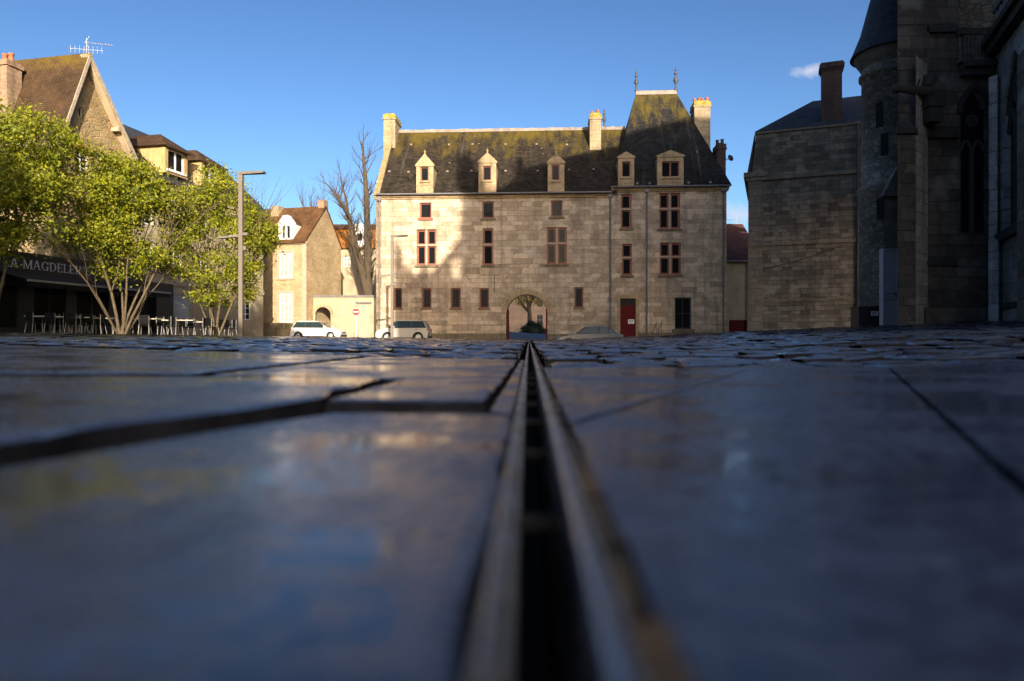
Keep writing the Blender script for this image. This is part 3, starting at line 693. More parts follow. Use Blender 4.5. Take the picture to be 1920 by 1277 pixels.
# gate leaves folded back in the passage
for sgn,x in ((1,ua+.02),(-1,ub-.02)):
    gl=MB(); x2=x+sgn*.09; zt2=zarch-1.0
    gl.box(x,x2,.25,1.75,-.75,zt2); 
    for k in range(1,6): gl.box(x2,x2+sgn*.02,.25+k*.25-.01,.25+k*.25+.01,-.7,zt2-.05)
    gl.box(x,x2+sgn*.01,.22,.26,-.75,zt2)
    gl.build('gate_leaf',M['door_red'],H)
# archivolt
av=MB(); rr=(ub-ua)/2; zs_=zarch-rr
for k in range(18):
    t0_,t1_=PI*k/18+.01,PI*(k+1)/18-.01; r1_,r2_=rr+.015,rr+.36
    P=lambda r,t:( (ua+ub)/2-r*math.cos(t), zs_+r*math.sin(t))
    av.slab([P(r1_,t0_),P(r2_,t0_),P(r2_,t1_),P(r1_,t1_)],-.035,.05,0)
av.build('archivolt',M['ashlar_trim'],H)
# rainwater pipes
def pipe(px,ztop,y=-.14):
    m=MB(); u=U(px); m.tube((u,y,-.9),(u,y,ztop),.055,n=8)
    for k in range(5): m.tube((u,y,.6+k*2),(u,y,.72+k*2),.075,n=8)
    m.box(u-.13,u+.13,y-.12,y+.10,ztop-.02,ztop+.28); m.build('downpipe',M['zinc'],H)
pipe(1144,zc-.35); pipe(1212,zt-.35,-.17); pipe(1355,zt-.35,-.17); pipe(712,zc-.4,-.1)
gt=MB(); gt.tube((.1,-.36,zc-.02),(uP,-.36,zc-.02),.07,n=8); gt.tube((uP+.02,-.39,zt-.02),(uE+.2,-.39,zt-.02),.07,n=8); gt.build('gutter',M['zinc'],H)
cb=MB(); cb.tube((U(900),-.012,Z(900,516)),(U(936),-.012,Z(936,516)),.02,n=5); cb.tube((U(927),-.012,Z(927,516)),(U(927),-.012,Z(927,548)),.02,n=5)
cb.build('wall_cable',M['dark_metal'],H)
# iron stair rails by the door
def handrail(px,label):
    x,y=FH.o[0]+U(px)*FH.ex[0]-1.2*FH.ey[0],FH.o[1]+U(px)*FH.ex[1]-1.2*FH.ey[1]
    t=thing('handrail',label,'handrail',(x,y,zg(x,y)),FH.a,'iron handrails by the red door')
    m=MB(); m.tube((0,0,.15),(.62,1.0,1.35),.03,n=6); m.build('rail',M['zinc'],t)
    for k in (.05,.5,.95):
        p=MB(); p.tube((.62*k,1.0*k,-.1),(.62*k,1.0*k,.15+1.2*k),.022,n=6); p.build('post',M['zinc'],t)
handrail(1213,'sloping iron handrail right beside the middle rainwater pipe'); handrail(1223,'sloping iron handrail farther from the middle rainwater pipe')
# satellite dish on the dark end chimney
x,z=FH.at(1370,296,.8)
sx,sy=FH.o[0]+x*FH.ex[0]+.8*FH.ey[0],FH.o[1]+x*FH.ex[1]+.8*FH.ey[1]
t=thing('satellite_dish','small dark round satellite dish beside the dark end chimney','satellite dish',(sx,sy,z),FH.a)
m=MB(); m.lathe([(0.0,.08),(.1,.07),(.18,.045),(.235,0),(.235,-.01),(.16,.03),(0,.065)],(0,0,0),18)
o=m.build('dish',M['dark_metal'],t); o.rotation_euler=(math.radians(75),0,math.radians(25))
m=MB(); m.tube((-.3,.1,-.12),(-.02,.06,-.05),.02,n=6); m.tube((-.3,.1,-.12),(-.3,.1,.05),.02,n=6); m.build('bracket',M['dark_metal'],t)
m=MB(); m.tube((.0,-.02,-.16),(.02,-.22,-.02),.012,n=5); m.lathe([(0,-.04),(.03,-.03),(.03,.03),(0,.04)],(.02,-.22,-.02),8); m.build('receiver',M['dark_metal'],t)

# ------------------------------------------------------------------ row of houses on the left
ROWA=math.atan2(31.7+8.3-31.7,1.8); FR=Frame(-22.4,31.7,ROWA)
UR=FR.u; ZR=FR.z
s0=UR(98); s1=UR(237)
G=FR.root('gabled_house','tall golden rubble stone house with steep brown tiled gable facing the square','house')
ze0=ZR(98,264); zap=ZR(155,100); sap=UR(155); ze1=ZR(237,280)
wn=(UR(141),UR(168),ZR(155,330),ZR(155,277),'round'); lt=(UR(148),UR(156),ZR(152,219),ZR(152,202))
hd=(wn[0],wn[1],wn[2],wn[3])
w=MB()
# rectangular body up to the front eave, then the gable triangle
gz=ze0+.1
wall_holes(w,s0,s1,-.6,gz,[(hd[0],hd[1],hd[2],min(hd[3],gz-.05))],0,.3,0)
tri=[(s0,gz),(s1,gz),(s1,ze1+.0),(sap,zap-.15)]
la,lb,lc,ld=lt
def tri_top(u): return (gz+(zap-.15-gz)*(u-s0)/(sap-s0)) if u<sap else (ze1+(zap-.15-ze1)*(s1-u)/(s1-sap))
us=[s0,la,lb,sap,s1]; us=sorted(us)
for a,b in zip(us[:-1],us[1:]):
    if abs(a-la)<1e-6:
        w.face([(a,0,gz),(b,0,gz),(b,0,lc),(a,0,lc)]); w.face([(a,0,ld),(b,0,ld),(b,0,tri_top(b)),(a,0,tri_top(a))])
    else: w.face([(a,0,gz),(b,0,gz),(b,0,tri_top(b)),(a,0,tri_top(a))])
for p,q in (((la,lc),(la,ld)),((la,ld),(lb,ld)),((lb,ld),(lb,lc)),((lb,lc),(la,lc))):
    w.face([(p[0],0,p[1]),(q[0],0,q[1]),(q[0],.25,q[1]),(p[0],.25,p[1])])
w.face([(s0,0,-.6),(s0,9,-.6),(s0,9,gz),(s0,0,gz)]); w.face([(s1,0,-.6),(s1,9,-.6),(s1,9,ze1),(s1,0,ze1)][::-1])
w.face([(s0,9,-.6),(s1,9,-.6),(s1,9,gz),(s0,9,gz)])
w.build('wall',M['rubble_gold'],G)
rf=MB(); ov=.42
k=(zap-gz)/(sap-s0); lo=(s0-.35,gz-.35*k); hi=(s1+.3,ze1-.3*(zap-ze1)/(s1-sap))
rf.slab([lo,(sap,zap),hi,(hi[0]-.05,hi[1]-.2),(sap,zap-.34),(lo[0]+.05,lo[1]-.2)],-ov,9.2,0)
gr=rf.build('roof',M['tile_brown'],G)
bb=MB()
for p,q in ((lo,(sap,zap)),((sap,zap),hi)):
    dx,dz=q[0]-p[0],q[1]-p[1]; l=math.hypot(dx,dz); nx_,nz_=dz/l,-dx/l
    if nz_>0: nx_,nz_=-nx_,-nz_
    bb.slab([p,q,(q[0]+nx_*.17,q[1]+nz_*.17),(p[0]+nx_*.17,p[1]+nz_*.17)],-ov-.045,-ov-.003,0)
bb.build('bargeboard',plain('weathered_board',(.42,.34,.25),.8,.3,4),G)
sf=MB()
for p,q in ((lo,(sap,zap)),((sap,zap),hi)):
    dx,dz=q[0]-p[0],q[1]-p[1]; l=math.hypot(dx,dz); nx_,nz_=dz/l,-dx/l
    if nz_>0: nx_,nz_=-nx_,-nz_
    sf.slab([(p[0]+nx_*.19,p[1]+nz_*.19),(q[0]+nx_*.19,q[1]+nz_*.19),(q[0]+nx_*.225,q[1]+nz_*.225),(p[0]+nx_*.225,p[1]+nz_*.225)],-ov-.002,-.002,0)
for f_ in (.62,):
    u=sap+(hi[0]-sap)*f_; zz=zap+(hi[1]-zap)*f_; sf.box(u-.16,u+.02,-ov-.02,.05,zz-.62,zz-.42)
sf.build('soffit',M['render_cream'],G)
cb=MB(); cb.box(s0-.55,s0-.002,-.2,9,gz-.55,gz-.28); cb.build('eaves_cornice',M['stone_pale'],G)
window(G,hd[0],hd[1],hd[2],min(hd[3],gz-.05),.14,.07,2,3,'white'); 
window(G,la,lb,lc,ld,.1,.03,1,1,'white',pane='glass')
hh=MB(); hh.slab([(hd[0]-.2,min(hd[3],gz-.05)+.01),(hd[1]+.2,min(hd[3],gz-.05)+.01),(hd[1]+.2,min(hd[3],gz-.05)+.12),((hd[0]+hd[1])/2,min(hd[3],gz-.05)+.3),(hd[0]-.2,min(hd[3],gz-.05)+.12)],-.05,.02); hh.build('window_head',M['terracotta'],G)
dd=3.05; m=MB(); zt_=ZR(14,110,dd)
m.box(s0+.35,s0+1.15,dd-.0,dd+.75,gz,zt_-.3); m.box(s0+.28,s0+1.22,dd-.07,dd+.82,zt_-.297,zt_-.1); m.box(s0+.33,s0+1.17,dd-.02,dd+.77,zt_-.097,zt_)
co_=m.build('chimney',M['brick'],G)
for i in range(2):
    p=MB(); p.lathe([(.15,0),(.13,.08),(.11,.34),(.14,.37),(.14,.42),(.1,.42)],(s0+.75,dd+.2+i*.38,zt_),10); p.build('chimney_pot',M['terracotta'],co_)
# second house of the row with slate roof and two hipped dormers
B2=FR.root('slate_roofed_house','cream townhouse with slate roof and two yellow hipped dormers','house')
s2=UR(494); ze=9.25; ridge_s=UR(400,4.5); zrd=ZR(222,224,4.0)
gw=[(UR(325),UR(356),ZR(340,597),ZR(340,553)),(UR(455),UR(472),ZR(463,600),ZR(463,566))]
uw=[(UR(x),UR(x)+1.1,3.9,5.6) for x in (262,318,370,424)]+[(UR(x),UR(x)+1.1,6.6,8.2) for x in (262,318,370,424)]
w=MB(); wall_holes(w,s1+.003,s2,-.8,ze,gw+uw,.02,.3,0)
w.face([(s2,.02,-.8),(s2,9,-.8),(s2,9,ze),(s2,.02,ze)]); w.face([(s1,9,-.8),(s2,9,-.8),(s2,9,ze),(s1,9,ze)][::-1])
w.build('wall',M['render_cream'],B2)
for h in gw+uw:
    window(B2,h[0],h[1],h[2],h[3],.14,.07,2,3,'white')
for h in gw[:1]:
    sh=MB(); sh.box(h[0]+.02,h[1]-.02,.05,.1,h[2],h[3]-.02); sh.build('shutter',M['greydoor'],B2)
bn=MB(); bn.box(s1+.01,s2+.1,-.1,.1,ze-.35,ze-.05); bn.box(s1+.01,s2+.05,-.05,.05,3.25,3.45); bn.build('string_course',M['stone_pale'],B2)
rf=MB(); e0=(s1+.01,-.35,ze); e1=(s2+.35,-.35,ze); r0=(s1+.01,4.3,zrd); r1=(ridge_s,4.3,zrd-.15); b0=(s1+.01,9.3,ze); b1=(s2+.35,9.3,ze)
rf.face([e0,e1,r1,r0]); rf.face([e1,b1,r1]); rf.face([b1,b0,r0,r1]); rf.face([e0,r0,b0]); rf.face([e0,b0,b1,e1])
ro=rf.build('roof',M['slate_blue'],B2)
def dorm2(x0,x1,wx0,wx1,ytop,ybot,yt):
    a,b=UR(x0),UR(x1); z0=ZR((wx0+wx1)/2,ybot)-.25; z1=ZR((wx0+wx1)/2,ytop)+.12
    W=(UR(wx0),UR(wx1),ZR((wx0+wx1)/2,ybot),ZR((wx0+wx1)/2,ytop))
    m=MB(); wall_holes(m,a,b,z0,z1,[W],-.02,.2,0)
    for u,q in ((a,0),(b,1)):
        f=[(u,-.02,z0),(u,3.0,z0),(u,3.0,z1),(u,-.02,z1)]; m.face(f if q else f[::-1])
    dm=m.build('dormer',M['render_yellow'],B2)
    c=(a+b)/2; za=z1+1.0; o=.28; r=MB()
    A_1,B_1,C_1,D_1=(a-o,-.32,z1-.03),(b+o,-.32,z1-.03),(b+o,3.6,z1-.03),(a-o,3.6,z1-.03); p,q=(c,1.1,za),(c,3.6,za)
    r.face([A_1,B_1,p]); r.face([B_1,C_1,q,p]); r.face([C_1,D_1,q]); r.face([D_1,A_1,p,q]); r.face([D_1,C_1,B_1,A_1])
    r.box(a-o-.01,b+o+.01,-.34,-.30,z1-.13,z1-.031)
    r.build('dormer_roof',M['tile_brown'],dm)
    f=MB(); fw=.09; A,B,C,Dd=W; yy=.06
    f.box(A,B,yy,yy+.06,C,C+fw); f.box(A,B,yy,yy+.06,Dd-fw,Dd); f.box(A,A+fw,yy,yy+.06,C+fw,Dd-fw); f.box(B-fw,B,yy,yy+.06,C+fw,Dd-fw); f.box((A+B)/2-.06,(A+B)/2+.06,yy-.01,yy+.06,C+fw,Dd-fw); f.box(A-.15,B+.1,-.1,.05,C-.12,C-.003)
    f.face([(A,yy+.03,C),(B,yy+.03,C),(B,yy+.03,Dd),(A,yy+.03,Dd)],1); f.build('dormer_window',[M['white'],M['glass']],dm)
dorm2(309,351,315,345,284,322,250); dorm2(377,413,384,405,311,346,277)
# black shopfront with its name board and awning
CF=FR.root('cafe_shop','black cafe shopfront with lettered name board and long black awning','cafe front')
c0,c1=UR(-140),UR(322)
m=MB(); cw=[(UR(-60),UR(30),.5,2.5),(UR(60),UR(120),.4,2.5),(UR(140),UR(200),.05,2.5),(UR(212),UR(290),.4,2.5)]
wall_holes(m,c0,c1,-.5,3.25,cw,-.12,.1,0); m.box(c0,c1,-.119,-.004,3.251,3.3)
m.build('shop_wall',M['black_paint'],CF)
for h in cw: window(CF,h[0],h[1],h[2],h[3],-.06,.06,2,1,'black_paint',y3=.04)
m=MB(); z0=ZR(80,531); z1=ZR(80,481)+.02
m.box(c0,UR(262),-.22,-.123,z0,z1); m.box(c0,UR(262),-.27,-.221,z1-.07,z1+.03); nb=m.build('name_board',M['black_paint'],CF)
# letters, serif capitals drawn on a unit grid
def glyph(ch):
    S=[]; sv=.07
    def v(x,w,y0=0,y1=1,serif=True):
        S.append([(x,y0),(x+w,y0),(x+w,y1),(x,y1)])
        if serif:
            if y0==0: S.append([(x-sv,0),(x+w+sv,0),(x+w+sv,.06),(x-sv,.06)])
            if y1==1: S.append([(x-sv,.94),(x+w+sv,.94),(x+w+sv,1),(x-sv,1)])
    def diag(x0,y0,x1,y1,w): S.append([(x0,y0),(x0+w,y0),(x1+w,y1),(x1,y1)])
    def arc(cx,cy,rx,ry,t0,t1,w,thin=.06):
        n=14
        for i in range(n):
            a=t0+(t1-t0)*i/n; b=t0+(t1-t0)*(i+1)/n
            wa=thin+(w-thin)*abs(math.cos(a)); wb=thin+(w-thin)*abs(math.cos(b))
            S.append([(cx+(rx-wa)*math.cos(a),cy+(ry-min(wa,.07))*math.sin(a)),(cx+rx*math.cos(a),cy+ry*math.sin(a)),(cx+rx*math.cos(b),cy+ry*math.sin(b)),(cx+(rx-wb)*math.cos(b),cy+(ry-min(wb,.07))*math.sin(b))])
    if ch=='L': v(.06,.15); S.append([(.2,0),(.66,0),(.66,.07),(.2,.07)]); S.append([(.60,.07),(.66,.07),(.66,.28),(.62,.28)]); wd=.72
    elif ch=='A':
        diag(.02,0,.36,1,.08); diag(.70,0,.36,1,.16); S.append([(.2,.32),(.62,.32),(.62,.39),(.2,.39)])
        S.append([(-.06,0),(.18,0),(.18,.06),(-.06,.06)]); S.append([(.62,0),(.94,0),(.94,.06),(.62,.06)]); wd=.92
    elif ch=='M':
        v(.06,.09); v(.86,.16); diag(.46,0,.06,1,.15); diag(.46,0,.88,1,.07); wd=1.12
    elif ch=='G':
        arc(.46,.5,.44,.5,.55,2*PI-.45,.16); v(.68,.15,0,.42,False); S.append([(.58,.40),(.92,.40),(.92,.46),(.58,.46)]); S.append([(.80,.68),(.86,.68),(.86,.96),(.82,.96)]); wd=.96
    elif ch=='D': v(.06,.15); arc(.3,.5,.54,.5,-PI/2,PI/2,.16); S.append([(.2,0),(.32,0),(.32,.07),(.2,.07)]); S.append([(.2,.93),(.32,.93),(.32,1),(.2,1)]); wd=.92
    elif ch=='E':
        v(.06,.15)
        for y_,x_ in ((0,.66),(.47,.52),(.93,.62)): S.append([(.2,y_),(x_,y_),(x_,y_+.07),(.2,y_+.07)])
        S.append([(.60,.07),(.66,.07),(.66,.26),(.62,.26)]); S.append([(.58,.76),(.62,.76),(.62,.93),(.56,.93)]); S.append([(.48,.38),(.52,.38),(.52,.62),(.48,.62)]); wd=.74
    elif ch=='I': v(.1,.15); wd=.38
    elif ch=='N': v(.06,.08); v(.74,.08); diag(.74,0,.08,1,.16); wd=.92
    else: wd=.42
    return S,wd
lt_=MB(); hgt=.42; total=[]; x=0
for ch in 'LA MAGDELEINE':
    S,wd=glyph(ch); total.append((S,x)); x+=wd+.07
xa=UR(36); kx=(UR(152)-xa)/( x-total[3][1]-.9 ); org=xa-total[3][1]*kx; zb=ZR(60,506)
for i,(S,xo) in enumerate(total):
    for poly in S:
        lt_.slab([(org+(xo+p[0])*kx,zb+p[1]*hgt) for p in poly],-.236-.0004*i,-.219,0)
lt_.build('lettering',M['white'],nb)
aw=MB(); wa,wb=UR(52,-2.0),UR(319,-2.0); zf=2.62
aw.mesh([(wa,-.13,3.12),(wb,-.13,3.12),(wb,-2.0,zf),(wa,-2.0,zf),(wa,-.13,3.08),(wb,-.13,3.08),(wb,-2.0,zf-.04),(wa,-2.0,zf-.04)],[(0,3,2,1),(4,5,6,7),(0,4,7,3),(1,2,6,5),(3,7,6,2)],0)
aw.box(wa,wb,-2.03,-2.002,zf-.30,zf-.09)
ao=aw.build('awning',M['black'],CF)
fb=MB(); fb.box(wa-.02,wb+.02,-2.06,-1.98,zf-.085,zf+.005); fb.build('awning_bar',plain('awning_bar_metal',(.42,.42,.43),.5,.1,4),ao)
ar=MB()
for t_ in (.12,.5,.88):
    u=wa+(wb-wa)*t_; ar.beam((u,-.14,2.75),(u+.5,-1.0,2.62),.05,.05); ar.beam((u+.5,-1.0,2.62),(u,-1.97,2.56),.05,.05)
ar.build('awning_arm',M['dark_metal'],ao)
# TV aerial on the gable
ax_,ay_=FR.o[0]+sap*FR.ex[0],FR.o[1]+sap*FR.ex[1]
def aerial(x,y,z,rz,label,k=1.0,dirn=1):
    t=thing('television_aerial',label,'aerial',(x,y,z),rz)
    m=MB(); m.tube((0,0,-.2),(0,0,.62*k),.018*k,n=6); m.build('mast',M['aerial'],t)
    m=MB(); m.tube((-.1*k,0,.40*k),(1.25*k*dirn,.0,.33*k),.013*k,n=5)
    for i in range(7): xx=(.15+.16*i)*k*dirn; m.tube((xx,-.14*k,.39*k-.01*i),(xx,.14*k,.39*k-.01*i),.010*k,n=5)
    m.tube((-.05*k,0,.42*k),(.12*k*dirn,0,.72*k),.012*k,n=5); m.tube((-.05*k,0,.42*k),(.1*k*dirn,0,.14*k),.012*k,n=5); m.build('boom',M['aerial'],t)
    m=MB(); m.tube((-.75*k*dirn,0,.06*k),(.78*k*dirn,0,.02*k),.014*k,n=5)
    for i in range(8): xx=(-.75+.21*i)*k*dirn; m.tube((xx,0,-.16*k),(xx,0,.22*k),.010*k,n=5)
    m.build('array',M['aerial'],t)
aerial(ax_+.2,ay_,zap+.15,0.15,'white television aerial on the steep gable peak',1.0)
# ------------------------------------------------------------------ houses closing the square on the left
FD=Frame((494-CX)/FPX*56,56,math.radians(-15))
DH=FD.root('dormer_house','pale stone house with brown tiled roof, white stone dormer and white windows','house')
a0=FD.u(440); a1=FD.u(574); zeD=FD.z(540,455); ydp=5.6; zrD=FD.z(611,386,3.0)
wd1=(FD.u(524),FD.u(548),FD.z(536,521),FD.z(536,474)); wd2=(FD.u(524),FD.u(548),FD.z(536,604),FD.z(536,550))
w=MB(); wall_holes(w,a0,a1,-1,zeD,[wd1,wd2],0,.25,0)
w.slabx([(0,-1),(0,zeD),(3.0,zrD-.1),(ydp,zeD+.2),(ydp,-1)],a1-.3,a1+.002,0); w.build('wall',M['rubble_cream'],DH)
for h in (wd1,wd2):
    o=window(DH,h[0],h[1],h[2],h[3],.05,.09,3,3,'white',pane='curtain')
tm=MB()
for h in (wd1,wd2):
    tm.box(h[0]-.22,h[0]-.003,-.03,.05,h[2],h[3]); tm.box(h[1]+.003,h[1]+.22,-.03,.05,h[2],h[3]); tm.box(h[0]-.22,h[1]+.22,-.03,.05,h[3]+.003,h[3]+.25); tm.box(h[0]-.25,h[1]+.25,-.10,.05,h[2]-.16,h[2]-.003)
tm.box(a0,a1+.1,-.12,.1,zeD-.16,zeD+.05); tm.box(a1-.35,a1+.035,-.035,.02,-1,zeD-.163); tm.build('window_surround',M['stone_pale'],DH)
rf=MB(); ridge_roof(rf,a0,a1+.08,-.3,3.0,ydp+.2,zeD+.05,zrD,zeD+.2,0,.12); rf.build('roof',M['tile_rust'],DH)
da,db=FD.u(523),FD.u(551); dz0=zeD+.06; dzs=FD.z(537,420); dza=FD.z(537,404); c=(da+db)/2
m=MB(); W=(FD.u(530),FD.u(545),FD.z(537,447),FD.z(537,424)); wall_holes(m,da,db,dz0,dzs,[W],-.1,.2,0); m.slab([(da-.05,dzs),(db+.05,dzs),(c+.2,dza),(c-.2,dza)],-.14,.3); m.box(da,da+.1,-.09,2.6,dz0,dzs-.002); m.box(db-.1,db,-.09,2.6,dz0,dzs-.002)
m.box(c-.07,c+.07,-.1,.1,W[2],W[3]); dm=m.build('dormer',M['white'],DH)
m=MB(); m.slab([(da-.08,dzs),(db+.08,dzs),(c,dza)],.302,3.2); m.build('dormer_roof',M['tile_rust'],dm)
m=MB(); m.face([(W[0],.06,W[2]),(W[1],.06,W[2]),(W[1],.06,W[3]),(W[0],.06,W[3])]); m.build('dormer_window',M['glass'],dm)
d=2.2; m=MB(); m.box(FD.u(508,d),FD.u(522,d),d,d+.9,zeD,FD.z(515,386,d)); m.build('chimney',M['chimney_stone'],DH)
d=2.8; m=MB(); m.box(a1-.6,a1-.05,d,d+.7,zrD-.6,FD.z(616,374,d)); m.build('chimney',M['brick'],DH)
m=MB(); m.box(FD.u(500),FD.u(549),-1.1,-.003,-1,FD.z(530,610)); m.box(FD.u(500)-.05,FD.u(549)+.05,-1.15,-.003,FD.z(530,610)+.003,FD.z(530,606)); m.build('doorstep',M['plinth'],DH)
# wall with the little arched gate
FW=Frame((574-CX)/FPX*56.0,56.0,math.radians(0))
YW=FW.root('courtyard_wall','pale rendered courtyard wall with small arched gateway behind white car','wall')
b0=0.01; b1=FW.u(707); zw=FW.z(640,557); ag=(FW.u(591),FW.u(620),-1,FW.z(605,576),'round'); bg=(FW.u(669),FW.u(694),-.8,FW.z(682,569))
w=MB(); wall_holes(w,b0,b1,-1,zw,[ag,bg],0,.45,0); w.box(b0,b1,.449,.47,zw-.3,zw); w.face([(b0,.47,-1),(b0+.5,.47,-1),(b0+.5,.47,zw),(b0,.47,zw)][::-1])
wall_holes(w,b0,b1,-1,zw,[(ag[0],ag[1],-1,ag[3],'round',0)],.471,0,0)
w.build('wall',M['render_cream'],YW)
cp=MB(); cp.box(b0,b1,-.12,.6,zw+.003,zw+.14); cp.build('coping',M['zinc'],YW)
gd=MB(); gd.box(bg[0],bg[1],.12,.2,-.8,bg[3]); gd.build('gate',M['stone_pale'],YW)
gl=MB(); gl.box(bg[0]-.15,bg[1]+.15,-.05,.1,bg[3]+.003,bg[3]+.14); gl.build('lintel',M['zinc'],YW)
av=MB(); hw=(ag[1]-ag[0])/2; cc=(ag[0]+ag[1])/2
for k in range(14):
    t0_,t1_=PI*k/14+.012,PI*(k+1)/14-.012; P=lambda r,t:(cc-r*math.cos(t),ag[3]-hw+r*math.sin(t))
    av.slab([P(hw+.01,t0_),P(hw+.26,t0_),P(hw+.26,t1_),P(hw+.01,t1_)],-.05,.03)
av.build('archivolt',M['ashlar_trim'],YW)
# house with the orange roof behind the wall
FK=Frame((600-CX)/FPX*67,67,0)
KH=FK.root('orange_roofed_house','cream house with orange tiled mansard behind the courtyard wall','house')
k0=FK.u(600); k1=FK.u(730); zk=FK.z(660,466); wk=[(FK.u(644),FK.u(657),FK.z(650,500),FK.z(650,481)),(FK.u(628),FK.u(633),FK.z(630,492),FK.z(630,480)),(FK.u(678),FK.u(690),FK.z(684,496),FK.z(684,478))]
w=MB(); wall_holes(w,k0,k1,-.5,zk,wk,0,.2); w.box(k0,k1,7.5,8,-.5,zk); w.box(k0,k0+.3,.003,7.5,-.5,zk); w.build('wall',M['render_cream'],KH)
for h in wk: window(KH,*h,.08,.06,2,2,'white',pane='curtain')
zk2=FK.z(660,430,1.6); zk3=FK.z(660,420,3.0)
r=MB(); r.slabx([(-.3,zk),(1.5,zk2),(7,zk2),(8.4,zk)],k0-.2,k1+.2); r.build('roof',M['tile_orange'],KH)
r=MB(); r.slabx([(1.3,zk2+.003),(3.2,zk3),(5.2,zk3),(7.1,zk2+.003)],k0-.22,k1+.22); r.build('upper_roof',M['tile_rust'],KH)
dmx=FK.u(666),FK.u(684); m=MB(); W=(dmx[0]+.2,dmx[1]-.2,FK.z(675,452),FK.z(675,438)); wall_holes(m,dmx[0],dmx[1],zk+.1,zk2+.1,[W],-.15,.1); m.box(dmx[0],dmx[1],-.149,1.5,zk2+.1,zk2+.25); m.box(dmx[0],dmx[0]+.06,-.149,1.5,zk+.1,zk2+.098); m.box(dmx[1]-.06,dmx[1],-.149,1.5,zk+.1,zk2+.098); dm=m.build('dormer',M['white'],KH)
m=MB(); m.face([(W[0],-.06,W[2]),(W[1],-.06,W[2]),(W[1],-.06,W[3]),(W[0],-.06,W[3])]); m.build('dormer_window',M['glass'],dm)

# ------------------------------------------------------------------ right hand side
# wing between the mansion and the annex
FB=Frame((1366-CX)/FPX*52,52,0)
BW=FB.root('rendered_wing','narrow pale rendered house with dark red roof seen in the gap','house')
w0,w1=FB.u(1360),FB.u(1425); zb_=FB.z(1385,488)
dr_=(FB.u(1367),FB.u(1401),-.6,FB.z(1385,600)); w=MB(); wall_holes(w,w0,w1,-1,zb_,[dr_],0,.15); w.build('wall',M['render_cream'],BW)
m=MB(); m.box(dr_[0],dr_[1],.08,.13,-.6,dr_[3]); m.build('garage_door',M['door_red'],BW)
m=MB(); zq=FB.z(1385,420,4.5); m.slabx([(-.35,zb_-.05),(4.5,zq),(9,zb_-.05),(9,zb_-.15),(4.5,zq-.15),(-.35,zb_-.15)],w0-.2,w1+.2); m.build('roof',roofmat('oxblood_tiles',(.075,.032,.028),(.10,.045,.036),(.06,.05,.02),20,30,.2,.18,.11,spec=.2),BW)
m=MB(); m.tube((w0,-.42,zb_-.12),(w1,-.42,zb_-.12),.07,n=8); m.build('gutter',M['zinc'],BW)
m=MB(); m.tube((FB.u(1402),-.15,-1),(FB.u(1402),-.15,zb_-.1),.06,n=8); m.build('downpipe',M['zinc'],BW)
ux,uz=FB.at(1381,421,4.5); aerial(FB.o[0]+ux,52+4.5,uz+.02,.1,'small television aerial above the dark red roof',.95,-1)
# annex with mansard
ax0=(1404-CX)/FPX*40; ax1=(1625-CX)/FPX*37.8
FA=Frame(ax0,40,math.atan2(37.8-40,ax1-ax0))
AN=FA.root('annex','brown stone annex with slate mansard and tall brick chimney beside the turret','annex')
u1=FA.u(1640); zcA=FA.z(1420,333); ztA=FA.z(1420,252); zb1=FA.z(1420,462); zb0=FA.z(1420,566)
qu=FA.u(1430)-FA.u(1404)
w=MB(); w.box(0,u1,0,7,-.5,zcA); w.slab([(.14,zcA),(.42,ztA),(u1,ztA),(u1,zcA)],.02,6.9); w.build('wall',M['annex'],AN)
m=MB(); m.box(-.03,qu,-.05,.6,-.5,zb1-.003); m.box(-.03,qu,-.05,.6,zb1+.18,zcA-.2); m.build('quoin',M['annex_trim'],AN)
m=MB(); m.box(-.06,u1,-.12,.3,zb1,zb1+.18); m.build('string_course',M['annex_trim'],AN); m=MB(); m.box(-.06,u1,-.08,.1,zb0,zb0+.14); m.build('string_course',M['annex_trim'],AN); m=MB(); m.box(-.15,u1,-.14,.3,zcA-.2,zcA+.02); m.box(-.28,qu+.3,-.22,7.0,zcA+.023,zcA+.30); m.build('cornice',M['annex_trim'],AN); m=MB(); m.box(.40,u1,-.06,.3,ztA+.003,ztA+.14); m.build('coping',M['annex_trim'],AN)
m=MB(); e=ztA+.15; hr=FA.z(1540,200,3.4)
m.face([(.34,-.08,e),(u1,-.08,e),(u1,3.4,hr+.4),(3.6,3.4,hr+.4)]); m.face([(.34,-.08,e),(3.6,3.4,hr+.4),(.34,7,e)]); m.face([(.34,7,e),(3.6,3.4,hr+.4),(u1,3.4,hr+.4),(u1,7,e)])
m.mesh([(-.1,.1,zcA+.3),(.33,.1,ztA+.14),(.33,6.9,ztA+.14),(-.1,6.9,zcA+.3),(.13,.1,zcA+.3),(.13,6.9,zcA+.3)],[(0,3,2,1),(0,1,4),(3,5,2)],0)
m.build('roof',M['slate_blue'],AN)
d=.35; m=MB(); c0_,c1_=FA.u(1541,d),FA.u(1579,d); zt_=FA.z(1560,116,d)
m.box(c0_,c1_,d,d+.9,ztA+.1,zt_-.45); m.box(c0_-.05,c1_+.05,d-.05,d+.95,zt_-.447,zt_-.33); m.box(c0_-.12,c1_+.12,d-.12,d+1.02,zt_-.327,zt_-.1); m.box(c0_-.06,c1_+.06,d-.06,d+.96,zt_-.097,zt_); m.build('chimney',M['brick_dark'],AN)
m=MB(); m.tube((FA.u(1608),-.12,-.5),(FA.u(1608),-.12,ztA),.07,n=8); m.build('downpipe',M['dark_metal'],AN)
m=MB(); pA,pB=FA.at(1420,507),FA.at(1580,460)
for i in range(8):
    t=i/8; t2=(i+1)/8; q=lambda t:(pA[0]+(pB[0]-pA[0])*t,-.03,pA[1]+(pB[1]-pA[1])*t-.12*math.sin(PI*t)); m.tube(q(t),q(t2),.018,n=5)
